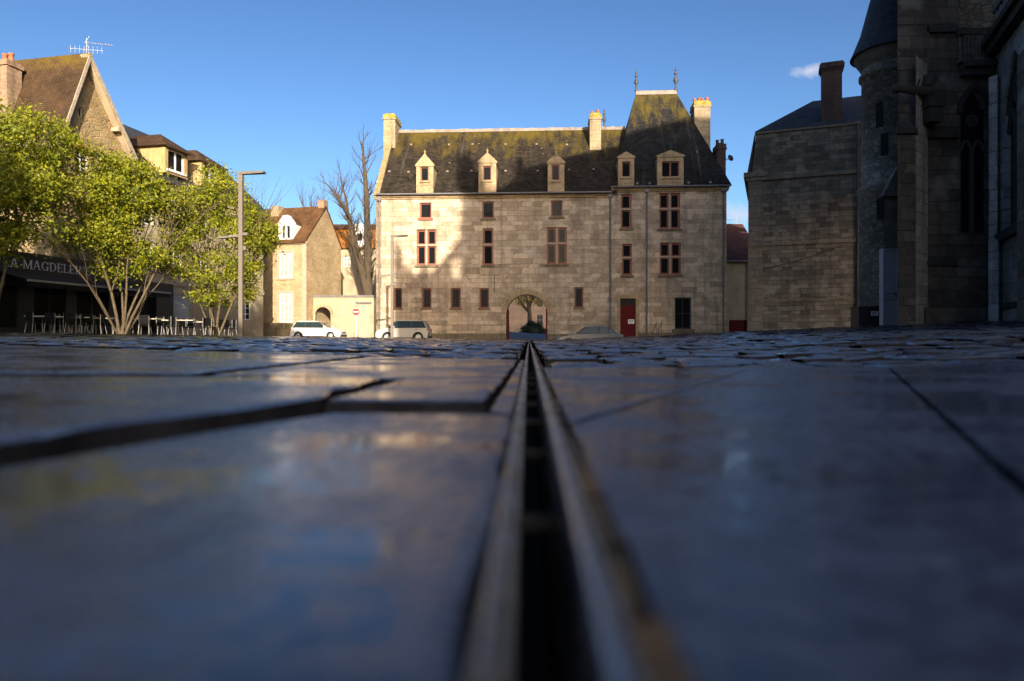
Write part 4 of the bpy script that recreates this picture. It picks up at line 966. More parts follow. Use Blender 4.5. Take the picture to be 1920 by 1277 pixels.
m.build('wall_cable',M['dark_metal'],AN)

# church
CH=thing('gothic_church','dark weathered gothic church with round stair turret and tall pointed windows','church',(14.8,21,0))
o=Vector((14.8,21,0))
def cb_(mb,name,mat,par=None):
    mb.v=[(p[0]-o.x,p[1]-o.y,p[2]) for p in mb.v]; return mb.build(name,M[mat],par or CH)
# stair turret
tx_,ty_,trd=15.0,27.0,1.06
zte=CAMZ+(HOR-88)/FPX*26.2; zst=CAMZ+(HOR-128)/FPX*26.2; zs2=CAMZ+(HOR-345)/FPX*26.2
m=MB(); m.lathe([(trd+.10,-.3),(trd+.10,zs2-.15),(trd+.16,zs2-.1),(trd+.16,zs2+.02),(trd,zs2+.12),(trd,zst-.1),(trd+.10,zst-.06),(trd+.10,zst+.08),(trd+.0,zst+.14),(trd,zte-.5)],(tx_,ty_,0),32)
tur=cb_(m,'stair_turret','church_rubble')
m=MB(); m.lathe([(trd,zte-.5),(trd+.08,zte-.42),(trd+.08,zte-.34),(trd+.18,zte-.26),(trd+.18,zte-.16),(trd+.28,zte-.06),(trd+.28,zte+.02)],(tx_,ty_,0),32); cb_(m,'turret_cornice','annex_trim',tur)
m=MB(); m.lathe([(trd+.42,zte+.0),(trd+.36,zte+.12),(trd+.05,zte+.9),(.0,zte+5.2)],(tx_,ty_,0),28,smooth=True); m.lathe([(trd+.42,zte),(trd+.2,zte-.02)],(tx_,ty_,0),28); cb_(m,'turret_roof','slate_blue',tur)
for px,py,h in ((1638,210,.95),(1655,268,.85),(1645,390,.8)):
    m=MB(); t=(px-CX)/FPX; Y=ty_-1.0; x=t*Y
    ang=math.atan2((Y-ty_),(x-tx_)); rr=trd+(.12 if py>345 else .02)
    cx,cy=tx_+rr*math.cos(ang),ty_+rr*math.sin(ang); z=CAMZ+(HOR-py)/FPX*Y
    ex=Vector((-math.sin(ang),math.cos(ang),0)); en=Vector((math.cos(ang),math.sin(ang),0)); c=Vector((cx,cy,z))
    vs=[c+ex*a+en*b+Vector((0,0,k)) for a in (-.13,.13) for b in (-.1,.006) for k in (-h/2,h/2)]
    m.mesh(vs,[(0,1,3,2),(4,6,7,5),(0,4,5,1),(2,3,7,6),(1,5,7,3),(0,2,6,4)]); cb_(m,'turret_slit','void',tur)
# masses of the nave and its buttresses, plan measured from the photo
def X(px,Y): return (px-CX)/FPX*Y
m=MB()
m.prism([(X(1683,21.2),21.2),(X(1742,21.2),21.2),(X(1746,24),24),(X(1686,24),24)],6.35,19)      # upper pier
m.prism([(X(1683,20.5),20.5),(X(1717,20.5),20.5),(X(1722,24),24),(X(1686,24),24)],-.3,6.2)
cb_(m,'buttress','church')
m=MB(); m.prism([(X(1681,20.4),20.38),(X(1720,20.4),20.38),(X(1722,21.3),21.3),(X(1683,21.3),21.3)],6.2,6.36); m.slabx([(20.4,6.363),(21.18,6.363),(21.18,6.9)],X(1685,21.2),X(1717,20.5)); cb_(m,'weathering','church_dark')
m=MB(); m.prism([(X(1717,20.5)+.003,20.5),(X(1738,21.3),21.25),(X(1740,22),22),(X(1719,22),22)],-.3,8.6); cb_(m,'buttress_cheek','skylit_stone')
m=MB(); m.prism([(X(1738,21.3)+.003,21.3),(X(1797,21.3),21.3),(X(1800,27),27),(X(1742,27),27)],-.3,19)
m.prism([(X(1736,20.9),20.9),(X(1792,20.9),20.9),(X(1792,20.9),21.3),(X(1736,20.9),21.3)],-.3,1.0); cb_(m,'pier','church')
for z0_,dp in ((2.35,.10),(6.3,.14),(9.6,.10)):
    m=MB(); m.prism([(X(1738,21.2),21.3-dp),(X(1796,21.2),21.3-dp),(X(1796,21.3),21.299),(X(1738,21.3),21.299)],z0_,z0_+.14); m.slabx([(21.3-dp,z0_+.143),(21.298,z0_+.143),(21.298,z0_+.143+dp*1.6)],X(1739,21.3),X(1795,21.3)); cb_(m,'weathering','church_dark')
# bay with the lancet
zW1a=CAMZ+(HOR-165)/FPX*21.2; zW1s=CAMZ+(HOR-440)/FPX*21.2; xa_,xb_=X(1797,21.3)+.002,X(1862,21.2)
m=MB(); wall_holes(m,xa_,xb_,-.3,8.2,[(X(1801,21.3),X(1852,21.3),zW1s,zW1a,'point',.2)],21.3,.2); cb_(m,'bay_wall','church')
m=MB(); m.face([(xa_,21.49,2),(xb_,21.49,2),(xb_,21.49,8.2),(xa_,21.49,8.2)]); gl1=cb_(m,'lancet_window','leaded')
def tracery(mb,a,b,zs,za,y,fr=None,bars=1):
    tp=arch_top(a,b,za,'point'); n=20; hw=(b-a)/2; c=(a+b)/2
    def P(u,z): return (u,y,z) if fr is None else fr(u,y,z)
    uu=[c-hw*.97*math.cos(PI*k/n) for k in range(n+1)]
    for k in range(n): mb.beam(P(uu[k],tp(uu[k])-.05),P(uu[k+1],tp(uu[k+1])-.05),.12,.12)
    zsp=zs+(za-zs)*.58
    for i in range(1,bars+1):
        x=a+(b-a)*i/(bars+1); mb.beam(P(x,zs),P(x,zsp+.1),.10,.10)
    for i in range(bars+1):
        x0=a+(b-a)*i/(bars+1); x1=a+(b-a)*(i+1)/(bars+1); q=[]
        for k in range(9):
            t=k/8; uu_=x0+(x1-x0)*t; h=(x1-x0)*.9*(1-abs(2*t-1)**1.6); q.append(P(uu_,zsp+h))
        for k in range(8): mb.beam(q[k],q[k+1],.08,.08)
    rr=hw*.40; cz=zsp+(za-zsp)*.50
    for k in range(14):
        t0_,t1_=2*PI*k/14,2*PI*(k+1)/14; mb.beam(P(c+rr*math.cos(t0_),cz+rr*math.sin(t0_)),P(c+rr*math.cos(t1_),cz+rr*math.sin(t1_)),.08,.08)
    for k in range(4):
        t=PI/4+PI/2*k; mb.beam(P(c,cz),P(c+rr*math.cos(t),cz+rr*math.sin(t)),.06,.06)
    mb.beam(P(a,zs+.04),P(b,zs+.04),.1,.1)
m=MB(); tracery(m,X(1801,21.3)+.05,X(1852,21.3)-.05,zW1s,zW1a,21.42,None,1); cb_(m,'tracery','tracery',gl1)
# hood mould and cornice over the lancet bay
m=MB(); tp=arch_top(X(1797,21.3),X(1856,21.3),zW1a+.12,'point'); n=18; c=(X(1797,21.3)+X(1856,21.3))/2; hw=(X(1856,21.3)-X(1797,21.3))/2
uu=[c-hw*math.cos(PI*k/n) for k in range(n+1)]
for k in range(n): m.beam((uu[k],21.27,tp(uu[k])),(uu[k+1],21.27,tp(uu[k+1])),.14,.14)
m.prism([(xa_,21.05),(xb_,20.95),(xb_,21.6),(xa_,21.6)],8.2,8.42); m.prism([(xa_,20.9),(xb_,20.8),(xb_,21.6),(xa_,21.6)],8.423,8.6)
cb_(m,'hood_mould','church_dark')
m=MB()       # pierced balustrade above
for k in range(9):
    x=xa_+.05+(xb_-xa_-.1)*k/8; m.box(x-.045,x+.045,21.05,21.2,8.6,9.45)
m.box(xa_-.1,xb_+.1,21.02,21.23,9.453,9.65); m.box(xa_-.1,xb_+.1,21.02,21.23,8.603,8.7); cb_(m,'balustrade','church')
m=MB(); m.prism([(X(1765,23.2),23.2),(20.5,21.0),(24,30),(X(1780,30),30)],8.4,22); cb_(m,'upper_wall','church_rubble')
# corner buttress
m=MB(); m.prism([(X(1856,20.7),20.75),(X(1870,20.5),20.5),(X(1878,20.4),20.55),(X(1885,21.6),21.6),(X(1858,21.6),21.6)],-.3,8.0); m.prism([(X(1854,20.6),20.62),(X(1872,20.3),20.3),(X(1882,20.3),20.4),(X(1888,21.6),21.6),(X(1858,21.6),21.6)],-.3,3.05); cb_(m,'corner_buttress','skylit_stone')
# long side wall running towards the camera, with the big window
FS=Frame(14.85,20.9,math.atan2(-.927,-.375))
zsl=FS.z(1885,432); zap2=FS.z(1903,92); wa_=FS.u(1881); wb_=wa_+2.15
def fsb(mb,name,mat,par=None):
    out=[]
    for p in mb.v: out.append((FS.o[0]+p[0]*FS.ex[0]+p[1]*FS.ey[0],FS.o[1]+p[0]*FS.ex[1]+p[1]*FS.ey[1],p[2]))
    mb.v=out; return cb_(mb,name,mat,par)
LW=9.2
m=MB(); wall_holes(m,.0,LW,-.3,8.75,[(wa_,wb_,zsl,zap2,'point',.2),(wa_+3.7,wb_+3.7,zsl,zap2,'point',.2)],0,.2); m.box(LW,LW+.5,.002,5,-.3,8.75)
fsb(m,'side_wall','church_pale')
m=MB(); m.face([(0,.19,1),(LW,.19,1),(LW,.19,8.7),(0,.19,8.7)]); gl2=fsb(m,'great_window','leaded')
m=MB(); tracery(m,wa_+.05,wb_-.05,zsl,zap2,.12,None,2); fsb(m,'tracery','tracery',gl2)
m=MB(); m.box(-.1,LW,-.16,.05,zsl-.28,zsl-.05); fsb(m,'sill_course','church_dark'); m=MB(); m.box(-.1,LW,-.12,.04,.95,1.1); fsb(m,'plinth_course','church_dark'); m=MB(); m.box(-.1,LW,-.2,.04,-.3,.55); fsb(m,'plinth','church_dark'); m=MB(); m.box(-.1,LW,-.28,.3,8.753,9.0); m.box(-.1,LW,-.42,.3,9.003,9.2); fsb(m,'side_moulding','church_dark')
m=MB()
for k in range(24):
    x=.3+k*.38; m.box(x-.05,x+.05,-.1,.06,9.2,10.0)
m.box(0,LW,-.13,.09,10.003,10.2); fsb(m,'side_balustrade','church_pale')
m=MB(); m.box(-1,LW,2.6,9,8.0,22); m.box(-1,LW,.3,2.6,8.76,8.95); fsb(m,'clerestory','church_rubble')
m=MB(); m.box(wb_+1.3,wb_+1.9,-.55,.1,-.3,7.2); fsb(m,'side_buttress','church')
# flying buttress against the clerestory
m=MB()
for k in range(8):
    t,t2=k/8,(k+1)/8; q=lambda t:(X(1765,21.3)+2.2*t,21.6+1.7*t,9.4+3.6*t+.5*math.sin(PI*t)); m.beam(q(t),q(t2),.5,.5)
cb_(m,'flying_buttress','church_dark')
# gargoyle
m=MB(); gz_=CAMZ+(HOR-172)/FPX*20.6; gx=X(1745,20.6)
pts=[(0,.17),(.35,.15),(.7,.12),(.95,.10),(1.10,.13),(1.22,.08)]
for (l0,r0_),(l1,r1_) in zip(pts[:-1],pts[1:]): m.tube((gx-l0,20.6-.05*l0,gz_+.06*l0),(gx-l1,20.6-.05*l1,gz_+.06*l1),r0_,r1_,8)
m.tube((gx-.1,20.6,gz_+.1),(gx+.15,20.9,gz_+.5),.16,.2,8); m.tube((gx-.45,20.58,gz_+.1),(gx-.30,20.62,gz_+.42),.05,.02,6); m.tube((gx-1.08,20.5,gz_+.17),(gx-1.02,20.5,gz_+.3),.035,.01,5); m.tube((gx-1.1,20.6,gz_+.17),(gx-1.04,20.62,gz_+.3),.035,.01,5)
m.box(gx-.1,gx+.4,20.5,21.3,gz_-.45,gz_+.02); m.box(gx-.05,gx+.35,20.55,21.3,gz_-.9,gz_-.452)
cb_(m,'gargoyle','church_dark')
# lean-to wall beside the grey door
m=MB(); m.prism([(X(1658,24.5),24.5),(X(1690,24.5),24.5),(X(1694,26),26),(X(1660,26),26)],-.3,5.3); m.slab([(X(1654,24.4),5.15),(X(1690,24.4),5.15),(X(1690,24.4),6.2),(X(1682,24.4),6.2)],24.35,24.6); cb_(m,'lean_to','annex_trim')
GD=thing('grey_door','tall pale grey boarded door standing beside the stair turret','door',(X(1669,23.5),23.5,zg(X(1669,23.5),23.5)))
gw_=X(1683,23.5)-X(1655,23.5); gh=CAMZ+(HOR-466)/FPX*23.5-zg(X(1669,23.5),23.5)
m=MB(); m.box(-gw_/2,gw_/2,0,.22,-.1,gh); m.build('panel',M['greydoor'],GD)
m=MB()
for a,b,c,d in ((-gw_/2,-gw_/2+.05,0,gh),(gw_/2-.05,gw_/2,0,gh),(-gw_/2+.05,gw_/2-.05,gh-.07,gh),(-gw_/2+.05,gw_/2-.05,gh*.42,gh*.42+.05),(-gw_/2+.05,gw_/2-.05,gh*.34,gh*.34+.05)): m.box(a,b,-.03,-.002,c,d)
m.build('door_frame',M['greydoor'],GD)
m=MB(); m.box(gw_/2-.10,gw_/2-.07,-.05,-.031,1.0,1.14); m.build('handle',M['dark_metal'],GD)
x=X(1632,26); y=24.9
BX=thing('utility_cabinet','dark utility cabinet with small white notice at the turret foot','cabinet',(x*y/26,y,zg(x*y/26,y)))
m=MB(); m.box(-.42,.42,0,.6,-.1,.66); m.box(-.45,.45,-.03,.63,.663,.72); m.build('cabinet_body',M['dark_metal'],BX)
m=MB(); m.box(.02,.28,-.012,-.002,.38,.54); lb=m.build('notice',M['white'],BX)
m=MB(); [m.box(.05,.05+w_,-.016,-.0125,z_,z_+.02) for w_,z_ in ((.18,.49),(.2,.455),(.13,.42))]; m.build('notice_print',M['dark_metal'],lb)
# ------------------------------------------------------------------ light directions; south houses, plus unseen pieces added to shade the square
SX,SZ=.22,.32          # per metre north the light goes SX west and SZ down
YC=-8.0
def toC(x,y,z): return x+SX*(y-YC), z+SZ*(y-YC)
def Cf(px,py,d=0.0):    # point on the mansion front (or d metres behind it) carried back along the light
    u,z=FH.at(px,py,d); x=FH.o[0]+u*FH.ex[0]+d*FH.ey[0]; y=FH.o[1]+u*FH.ex[1]+d*FH.ey[1]; return toC(x,y,z)
def Cr(px,py):          # same for a point of the long roof
    u,d,z=on_roof(px,py); x=FH.o[0]+u*FH.ex[0]+d*FH.ey[0]; y=FH.o[1]+u*FH.ex[1]+d*FH.ey[1]; return toC(x,y,z)
top=[Cf(866,700),Cf(866,440),Cf(870,362),Cr(857,345),Cr(860,300),Cr(863,284),Cr(867,305),Cr(872,285),Cr(878,278),Cr(884,300),Cr(893,318),Cr(905,345),Cf(912,362),Cf(934,358),Cr(952,345),Cr(966,333),Cr(972,300),Cr(976,289),Cr(982,314),Cr(1006,309),Cr(1030,304),Cr(1068,292),Cr(1134,278),Cr(1160,271),Cf(1171,258,2.6),Cf(1237,238,3.0),Cf(1292,227,3.2),Cf(1335,220,2.6)]
xe,ze_=top[-1]; top+=[(xe+3,ze_+2.5),(xe+5.5,ze_+4),(xe+5.5,-1)]
zlow=-1.0; top[0]=(top[0][0],zlow)
m=MB(); m.slab(top,YC-.7,YC,0); cb_(m,'shade_slab','church')  # unseen slab added behind the lens, outline cut to shade the mansion
m=MB()                  # unseen pieces added beside it, cut to cast the dappled shadow
def strip(pts,w):
    for p,q in zip(pts[:-1],pts[1:]): m.beam((p[0],YC,p[1]),(q[0],YC,q[1]),.5,w)
P0=Cf
def blob(poly): m.slab([P0(*p) for p in poly],YC-.5,YC,0)
blob([(741,700),(741,470),(744,455),(749,456),(754,470),(757,500),(757,700)])
blob([(757,700),(757,505),(766,498),(780,520),(786,505),(800,497),(806,520),(804,700)])
blob([(804,700),(806,540),(824,538),(826,700)]); blob([(806,512),(826,498),(832,506),(826,534),(806,536)])
blob([(824,520),(846,488),(850,520),(862,522),(868,500),(868,700),(824,700)])
blob([(822,497),(845,470),(868,440),(868,478),(852,484),(838,500),(826,510)])
cb_(m,'dapple_blockers','church')
def southhouse(x0,x1,h,roof,label,lab2):
    t=thing('town_house',label,'house',((x0+x1)/2,YC-6,0)); hw=(x1-x0)/2
    w=MB(); ws=[(-hw+1.2+2.4*i,-hw+2.2+2.4*i,1.2+3.1*j,2.9+3.1*j) for i in range(int((x1-x0-1.5)/2.4)) for j in range(int((h-2)/3.1))]
    # front faces the square: local frame turned round
    t.rotation_euler[2]=PI; t.location=((x0+x1)/2,YC-.3,0)
    wall_holes(w,-hw,hw,-.5,h,ws,0,.25); w.box(-hw,hw,8.5,8.9,-.5,h); w.box(-hw,-hw+.3,.003,8.5,-.5,h); w.box(hw-.3,hw,.003,8.5,-.5,h); w.build('wall',M['render_cream'],t)
    r=MB(); ridge_roof(r,-hw-.1,hw+.1,-.4,4.4,9.3,h,h+roof,h); r.build('roof',M['tile_rust'],t)
    for q in ws: window(t,*q,.1,.07,2,2,'white')
southhouse(-30,-9.6,15.2,3.4,'long cream townhouse with a brown tiled roof closing the south side of the square','')
southhouse(-9.5,-2.5,11.0,2.6,'lower cream townhouse with a brown tiled roof beside the added shade slab','')

# ------------------------------------------------------------------ trees
def leafquad(v,f,p,s,rr):
    n=Vector((rr.gauss(0,1),rr.gauss(0,1),rr.gauss(.35,1))).normalized(); a=n.orthogonal().normalized(); a.rotate(__import__('mathutils').Quaternion(n,rr.uniform(0,6.28))); c=n.cross(a)
    b=len(v); l=s*rr.uniform(.7,1.3); w=l*.55
    v.extend([p-a*l*.5,p+c*w*.5+n*l*.08,p+a*l*.5,p-c*w*.5+n*l*.08]); f.append((b,b+1,b+2,b+3))
def branch(mb,p,d,l,r,depth,rr,tips,spread=.5,up=.18,n=6,gn=1.0):
    k=4; q=Vector(p); dd=Vector(d).normalized(); rad=r
    for i in range(k):
        nd=(dd+Vector((rr.gauss(0,.09),rr.gauss(0,.09),rr.gauss(.02,.05)+up*.12))).normalized(); q2=q+nd*(l/k); r2=rad*(.86 if depth>0 else .72)
        mb.tube(q,q2,rad,r2,n if rad>.03 else 4,cap=False); q,dd,rad=q2,nd,r2
        if depth>0 and i>=1:
            for _ in range(1 if rr.random()<.75*gn else 0):
                side=Vector((rr.gauss(0,1),rr.gauss(0,1),rr.gauss(.15,.5))).normalized(); nb=(dd+side*spread*rr.uniform(.8,1.5)).normalized()
                branch(mb,q,nb,l*rr.uniform(.5,.75),rad*.55,depth-1,rr,tips,spread,up,n,gn)
    tips.append(q.copy())
    if depth>0:
        for _ in range(2):
            side=Vector((rr.gauss(0,1),rr.gauss(0,1),rr.gauss(.1,.5))).normalized()
            branch(mb,q,(dd+side*spread*.8).normalized(),l*rr.uniform(.6,.8),rad*.8,depth-1,rr,tips,spread,up,n,gn)
def leafy(name,label,px,Y,cx,ytop,ybot,wpx,seed,stems=8,trunk0=None,shape=1.0,nclump=210,per=118):
    rr=random.Random(seed); x=X(px,Y); z=zg(x,Y); t=thing(name,label,'tree',(x,Y,z),0,'leafy trees in front of the cafe')
    zt=CAMZ+(HOR-ytop)/FPX*Y-z; zb=CAMZ+(HOR-ybot)/FPX*Y-z; hw=wpx/2/FPX*Y; ccx=X(cx,Y)-x
    mb=MB(); tips=[]
    for i in range(stems):
        a=2*PI*i/stems+rr.uniform(-.3,.3); lean=rr.uniform(.22,.52); p=(math.cos(a)*.10,math.sin(a)*.10,-.1)
        d=Vector((math.cos(a)*lean+ccx*.07,math.sin(a)*lean,1)); branch(mb,p,d,zt*.50,.068*rr.uniform(.7,1.15),2,rr,tips,.45,.3)
    mb.lathe([(.2,-.2),(.22,0),(.16,.25),(.05,.4)],(0,0,0),9)
    mb.build('trunk',M['bark'],t)
    v=[];f=[]; C=Vector((ccx,0,(zt+zb)/2)); H_=(zt-zb)/2
    def inside(p,k=1.0):
        q=p-C; zz=q.z/H_; wz=hw*(1.0 if zz<.1 else 1-.35*(zz-.1)); return (q.x/wz)**2+(q.y/(hw*.95))**2+(abs(zz))**2.4*1.0<k
    cl=[p for p in tips if inside(p,1.0) and not (px==228 and p.x<-1.0 and p.z<4.3)]; rr.shuffle(cl); cl=cl[:nclump//2]
    while len(cl)<nclump:
        p=C+Vector((rr.uniform(-1.05,1.05)*hw,rr.uniform(-1,1)*hw,rr.uniform(-1,1)*H_)); q=p-C
        if not inside(p,1.08): continue
        if inside(p,.30) and rr.random()<.75: continue
        if px==228 and (X(px,Y)+p.x)/(Y+p.y)*FPX+CX<185 and HOR-(z+p.z-CAMZ)/(Y+p.y)*FPX>455: continue
        if noise.noise(p*.55+Vector((seed,0,0)))<-.12: continue
        cl.append(p)
    for p in cl:
        rc=rr.uniform(.28,.62); k=int(per*rc/.45*rr.uniform(.6,1.3))
        for _ in range(k):
            o_=Vector((rr.gauss(0,1),rr.gauss(0,1),rr.gauss(0,.75)))*rc*.55; leafquad(v,f,p+o_,rr.uniform(.085,.175),rr)
    m=MB(); m.v=[tuple(p) for p in v]; m.f=f; m.m=[0]*len(f); m.sm=[False]*len(f)
    m.build('crown',M['leaf'],t)
leafy('leafy_tree','leafy yellow green tree cut by the left picture edge below the chimney',-30,26,38,205,476,300,11,7,nclump=300)
leafy('leafy_tree','leafy multi-stemmed tree with V-shaped stems rising beside the lettered name board',228,29.5,232,288,520,188,12,9,nclump=215)
leafy('leafy_tree','leafy multi-stemmed tree standing right behind the tall grey lamp post',404,33,412,325,568,192,13,9,nclump=225)
def bare(name,label,cat,x,y,z,stems,seed,group=None,mat='bark_dark',ivy=None,depth=3):
    rr=random.Random(seed); t=thing(name,label,cat,(x,y,z),0,group); mb=MB(); tips=[]
    for pts,r0_,r1_,nb in stems:
        n=len(pts)
        for i in range(n-1):
            a=Vector(pts[i]); b=Vector(pts[i+1]); ra=r0_+(r1_-r0_)*i/(n-1); rb=r0_+(r1_-r0_)*(i+1)/(n-1); mb.tube(a,b,ra,rb,8,cap=False)
            for _ in range(nb if i>0 else nb//3):
                tt=rr.random(); p=a.lerp(b,tt); s_=Vector((rr.gauss(0,1),rr.gauss(0,.8),rr.gauss(.5,.4))).normalized()
                branch(mb,p,((b-a).normalized()*.7+s_).normalized(),rr.uniform(.7,1.7),max(.025,ra*.28),depth-1,rr,tips,.6,.35,5)
        branch(mb,pts[-1],Vector(pts[-1])-Vector(pts[-2]),1.3,r1_,2,rr,tips,.5,.4,5)
    mb.build('trunk',M[mat],t)
    if ivy:
        v=[];f=[]
        for (a,b,nn,sp_) in ivy:
            a=Vector(a); b=Vector(b)
            for _ in range(nn): leafquad(v,f,a.lerp(b,rr.random())+Vector((rr.gauss(0,sp_),rr.gauss(0,sp_),rr.gauss(0,sp_))),.14,rr)
        m=MB(); m.v=[tuple(p) for p in v]; m.f=f; m.m=[0]*len(f); m.sm=[False]*len(f); m.build('ivy',M['ivy'],t)
    return t
Yb=61.0; bx=X(692,Yb); bz=0
def bp(px,py,dy=0): return (X(px,Yb)-bx+dy*.0,dy,CAMZ+(HOR-py)/FPX*Yb)
bare('bare_tree','tall bare pollarded tree rising above the courtyard wall beside the mansion','tree',bx,Yb,bz,[
 ([bp(696,632),bp(692,560),bp(690,500),bp(689,430),bp(687,370),bp(684,320),bp(681,295)],.46,.12,7),
 ([bp(692,560),bp(680,510),bp(668,470),bp(660,430),bp(650,400,.3),bp(636,378,.5),bp(622,358,.5)],.42,.08,6),
 ([bp(650,400,.3),bp(648,375,.4),bp(641,352,.4)],.16,.06,6)],21,ivy=[(bp(688,520),bp(668,470),260,.45),(bp(690,560),bp(690,430),260,.35),(bp(660,450),bp(655,410),160,.35)])
Yb=90.0; bx=X(590,Yb)
bare('bare_tree','faint twiggy bare tree showing behind the brown tiled roof','tree',bx,Yb,0,[([bp(592,632),bp(590,500),bp(588,420),bp(584,388)],.3,.08,9),([bp(588,430),bp(572,395),bp(566,380)],.12,.05,8),([bp(588,430),bp(604,392),bp(606,378)],.12,.05,8)],22,depth=3)
# courtyard behind the arch
Yb=90.0; bx=X(992,Yb); gzz=zg(bx,Yb)
t=bare('courtyard_tree','dark pollarded tree with a few golden leaves framed by the archway','tree',bx,Yb,0,[
 ([bp(993,632),bp(993,610),bp(993,590),bp(992,580)],.34,.24,0),([bp(992,585),bp(980,572),bp(972,560),bp(966,552)],.21,.10,3),([bp(992,580),bp(995,566),bp(1004,556),bp(1012,550)],.21,.10,3),([bp(992,580),bp(988,562),bp(985,548)],.19,.10,3)],23,depth=2)
v=[];f=[];rr=random.Random(5)
for (px,py,n_,s_) in ((984,563,260,.50),(971,568,120,.38),(998,562,110,.40),(1009,567,130,.36),(992,554,220,.8)):
    c=Vector(bp(px,py))
    for _ in range(n_): leafquad(v,f,c+Vector((rr.gauss(0,s_),rr.gauss(0,s_),rr.gauss(0,s_*.7))),.22,rr)
m=MB(); m.v=[tuple(p) for p in v]; m.f=f; m.m=[0]*len(f); m.sm=[False]*len(f); m.build('crown',M['leaf_gold'],t)
Yh=78.0; xh=X(1000,Yh); hz=zg(xh,Yh)
t=thing('clipped_shrub','dark clipped evergreen shrub in the courtyard seen through the arch','shrub',(xh,Yh,hz)); v=[];f=[];rr=random.Random(6)
for _ in range(4200):
    d=Vector((rr.gauss(0,1),rr.gauss(0,1),abs(rr.gauss(0,1)))).normalized(); k=rr.uniform(.72,1.0)+.28*noise.noise(d*2.3)+rr.random()**4*.25; leafquad(v,f,Vector((d.x*1.45*k,d.y*1.1*k,d.z*1.35*k)),.17,rr)
m=MB(); m.v=[tuple(p) for p in v]; m.f=f; m.m=[0]*len(f); m.sm=[False]*len(f); m.build('foliage',M['hedge'],t)
m=MB(); m.lathe([(1.05,0),(1.1,.5),(.8,.95),(0,1.1)],(0,0,0),12); m.build('stem_mass',M['hedge'],t)
pm=MB(); px_=[-2.6+.9*i for i in range(12)]; py_=[57+3*i for i in range(17)]
pv=[(x_,y_,zg(x_,y_)+.008) for y_ in py_ for x_ in px_]
pm.mesh(pv,[(j*12+i,j*12+i+1,(j+1)*12+i+1,(j+1)*12+i) for j in range(16) for i in range(11)],0)
tag(pm.build('path',M['gravel']),kind='structure',label='pale gravel of the courtyard behind the archway')
FC=Frame(X(940,108),108,0)
t=FC.root('courtyard_house','warm brown house front at the far end of the courtyard','house')
cwh=[(-1.6,-.6,2.2,3.8),(5.6,6.6,2.2,3.8),(-1.6,-.6,5,6.6),(5.6,6.6,5,6.6)]
w=MB(); wall_holes(w,-5,11,-.5,8,cwh,0,.2); w.build('wall',M['brown_render'],t); 
for h in cwh: window(t,*h,.08,.07,2,2,'darkwood')
m=MB(); ridge_roof(m,-5.1,11.1,-.3,4,8.3,8,11.5,8); m.build('roof',M['tile_rust'],t)

# ------------------------------------------------------------------ street lamps and sign
def lamp(px,Y,label,top,mid):
    x=X(px,Y); z=zg(x,Y); t=thing('street_lamp',label,'street lamp',(x,Y,z),0,'square grey street lamps'); h=CAMZ+(HOR-top)/FPX*Y-z; hm=CAMZ+(HOR-mid)/FPX*Y-z
    m=MB(); m.box(-.075,.075,-.075,.075,-.1,h); m.box(-.11,.11,-.11,.11,-.1,.06); m.build('post',M['lampgrey'],t)
    m=MB(); m.mesh([(-.08,-.08,h+.003),(.9,-.14,h+.06),(.9,.14,h+.06),(-.08,.08,h+.003),(-.08,-.08,h+.12),(.9,-.14,h+.13),(.9,.14,h+.13),(-.08,.08,h+.12)],[(0,3,2,1),(4,5,6,7),(0,1,5,4),(1,2,6,5),(2,3,7,6),(3,0,4,7)]); a=m.build('lamp_arm',M['lampgrey'],t)
    m=MB(); m.mesh([(.35,-.09,h+.02),(.86,-.11,h+.05),(.86,.11,h+.05),(.35,.09,h+.02)],[(0,3,2,1)]); m.build('lamp_lens',M['white'],a)
    m=MB(); m.mesh([(-.86,-.10,hm-.08),(-.076,-.06,hm+.0),(-.076,.06,hm+.0),(-.86,.10,hm-.08),(-.86,-.10,hm-.02),(-.076,-.06,hm+.08),(-.076,.06,hm+.08),(-.86,.10,hm-.02)],[(0,3,2,1),(4,5,6,7),(0,1,5,4),(1,2,6,5),(2,3,7,6),(3,0,4,7)]); m.box(.076,.26,-.05,.05,hm+.05,hm+.16); m.build('side_lamp',M['lampgrey'],t)
    m=MB(); m.box(.077,.20,-.04,.04,hm-.5,hm-.35); m.build('bracket',M['lampgrey'],t)
M['lampgrey']=plain('lamp_grey_paint',(.155,.125,.10),.55,.12,3)
lamp(452,26,'tall grey street lamp in front of the leafy trees',328,444)
lamp(735,40,'tall grey street lamp in front of the sunlit end of the mansion',445,517)
xs_=X(668,50); t=thing('no_entry_sign','round red no entry sign on white pole by courtyard wall','traffic sign',(xs_,50,zg(xs_,50)))
hz=CAMZ+(HOR-585)/FPX*50-zg(xs_,50)
m=MB(); m.tube((0,0,-.1),(0,0,hz+.3),.045,n=8); m.build('pole',M['white'],t)
m=MB(); m.lathe([(0,0),(.25,0),(.25,.02),(0,.02)],(0,0,0),24,smooth=False); o_=m.build('disc',M['signred'],t,(0,-.07,hz)); o_.rotation_euler[0]=PI/2
m=MB(); m.box(-.18,.18,-.096,-.0915,hz-.04,hz+.04); m.build('bar',M['white'],t)

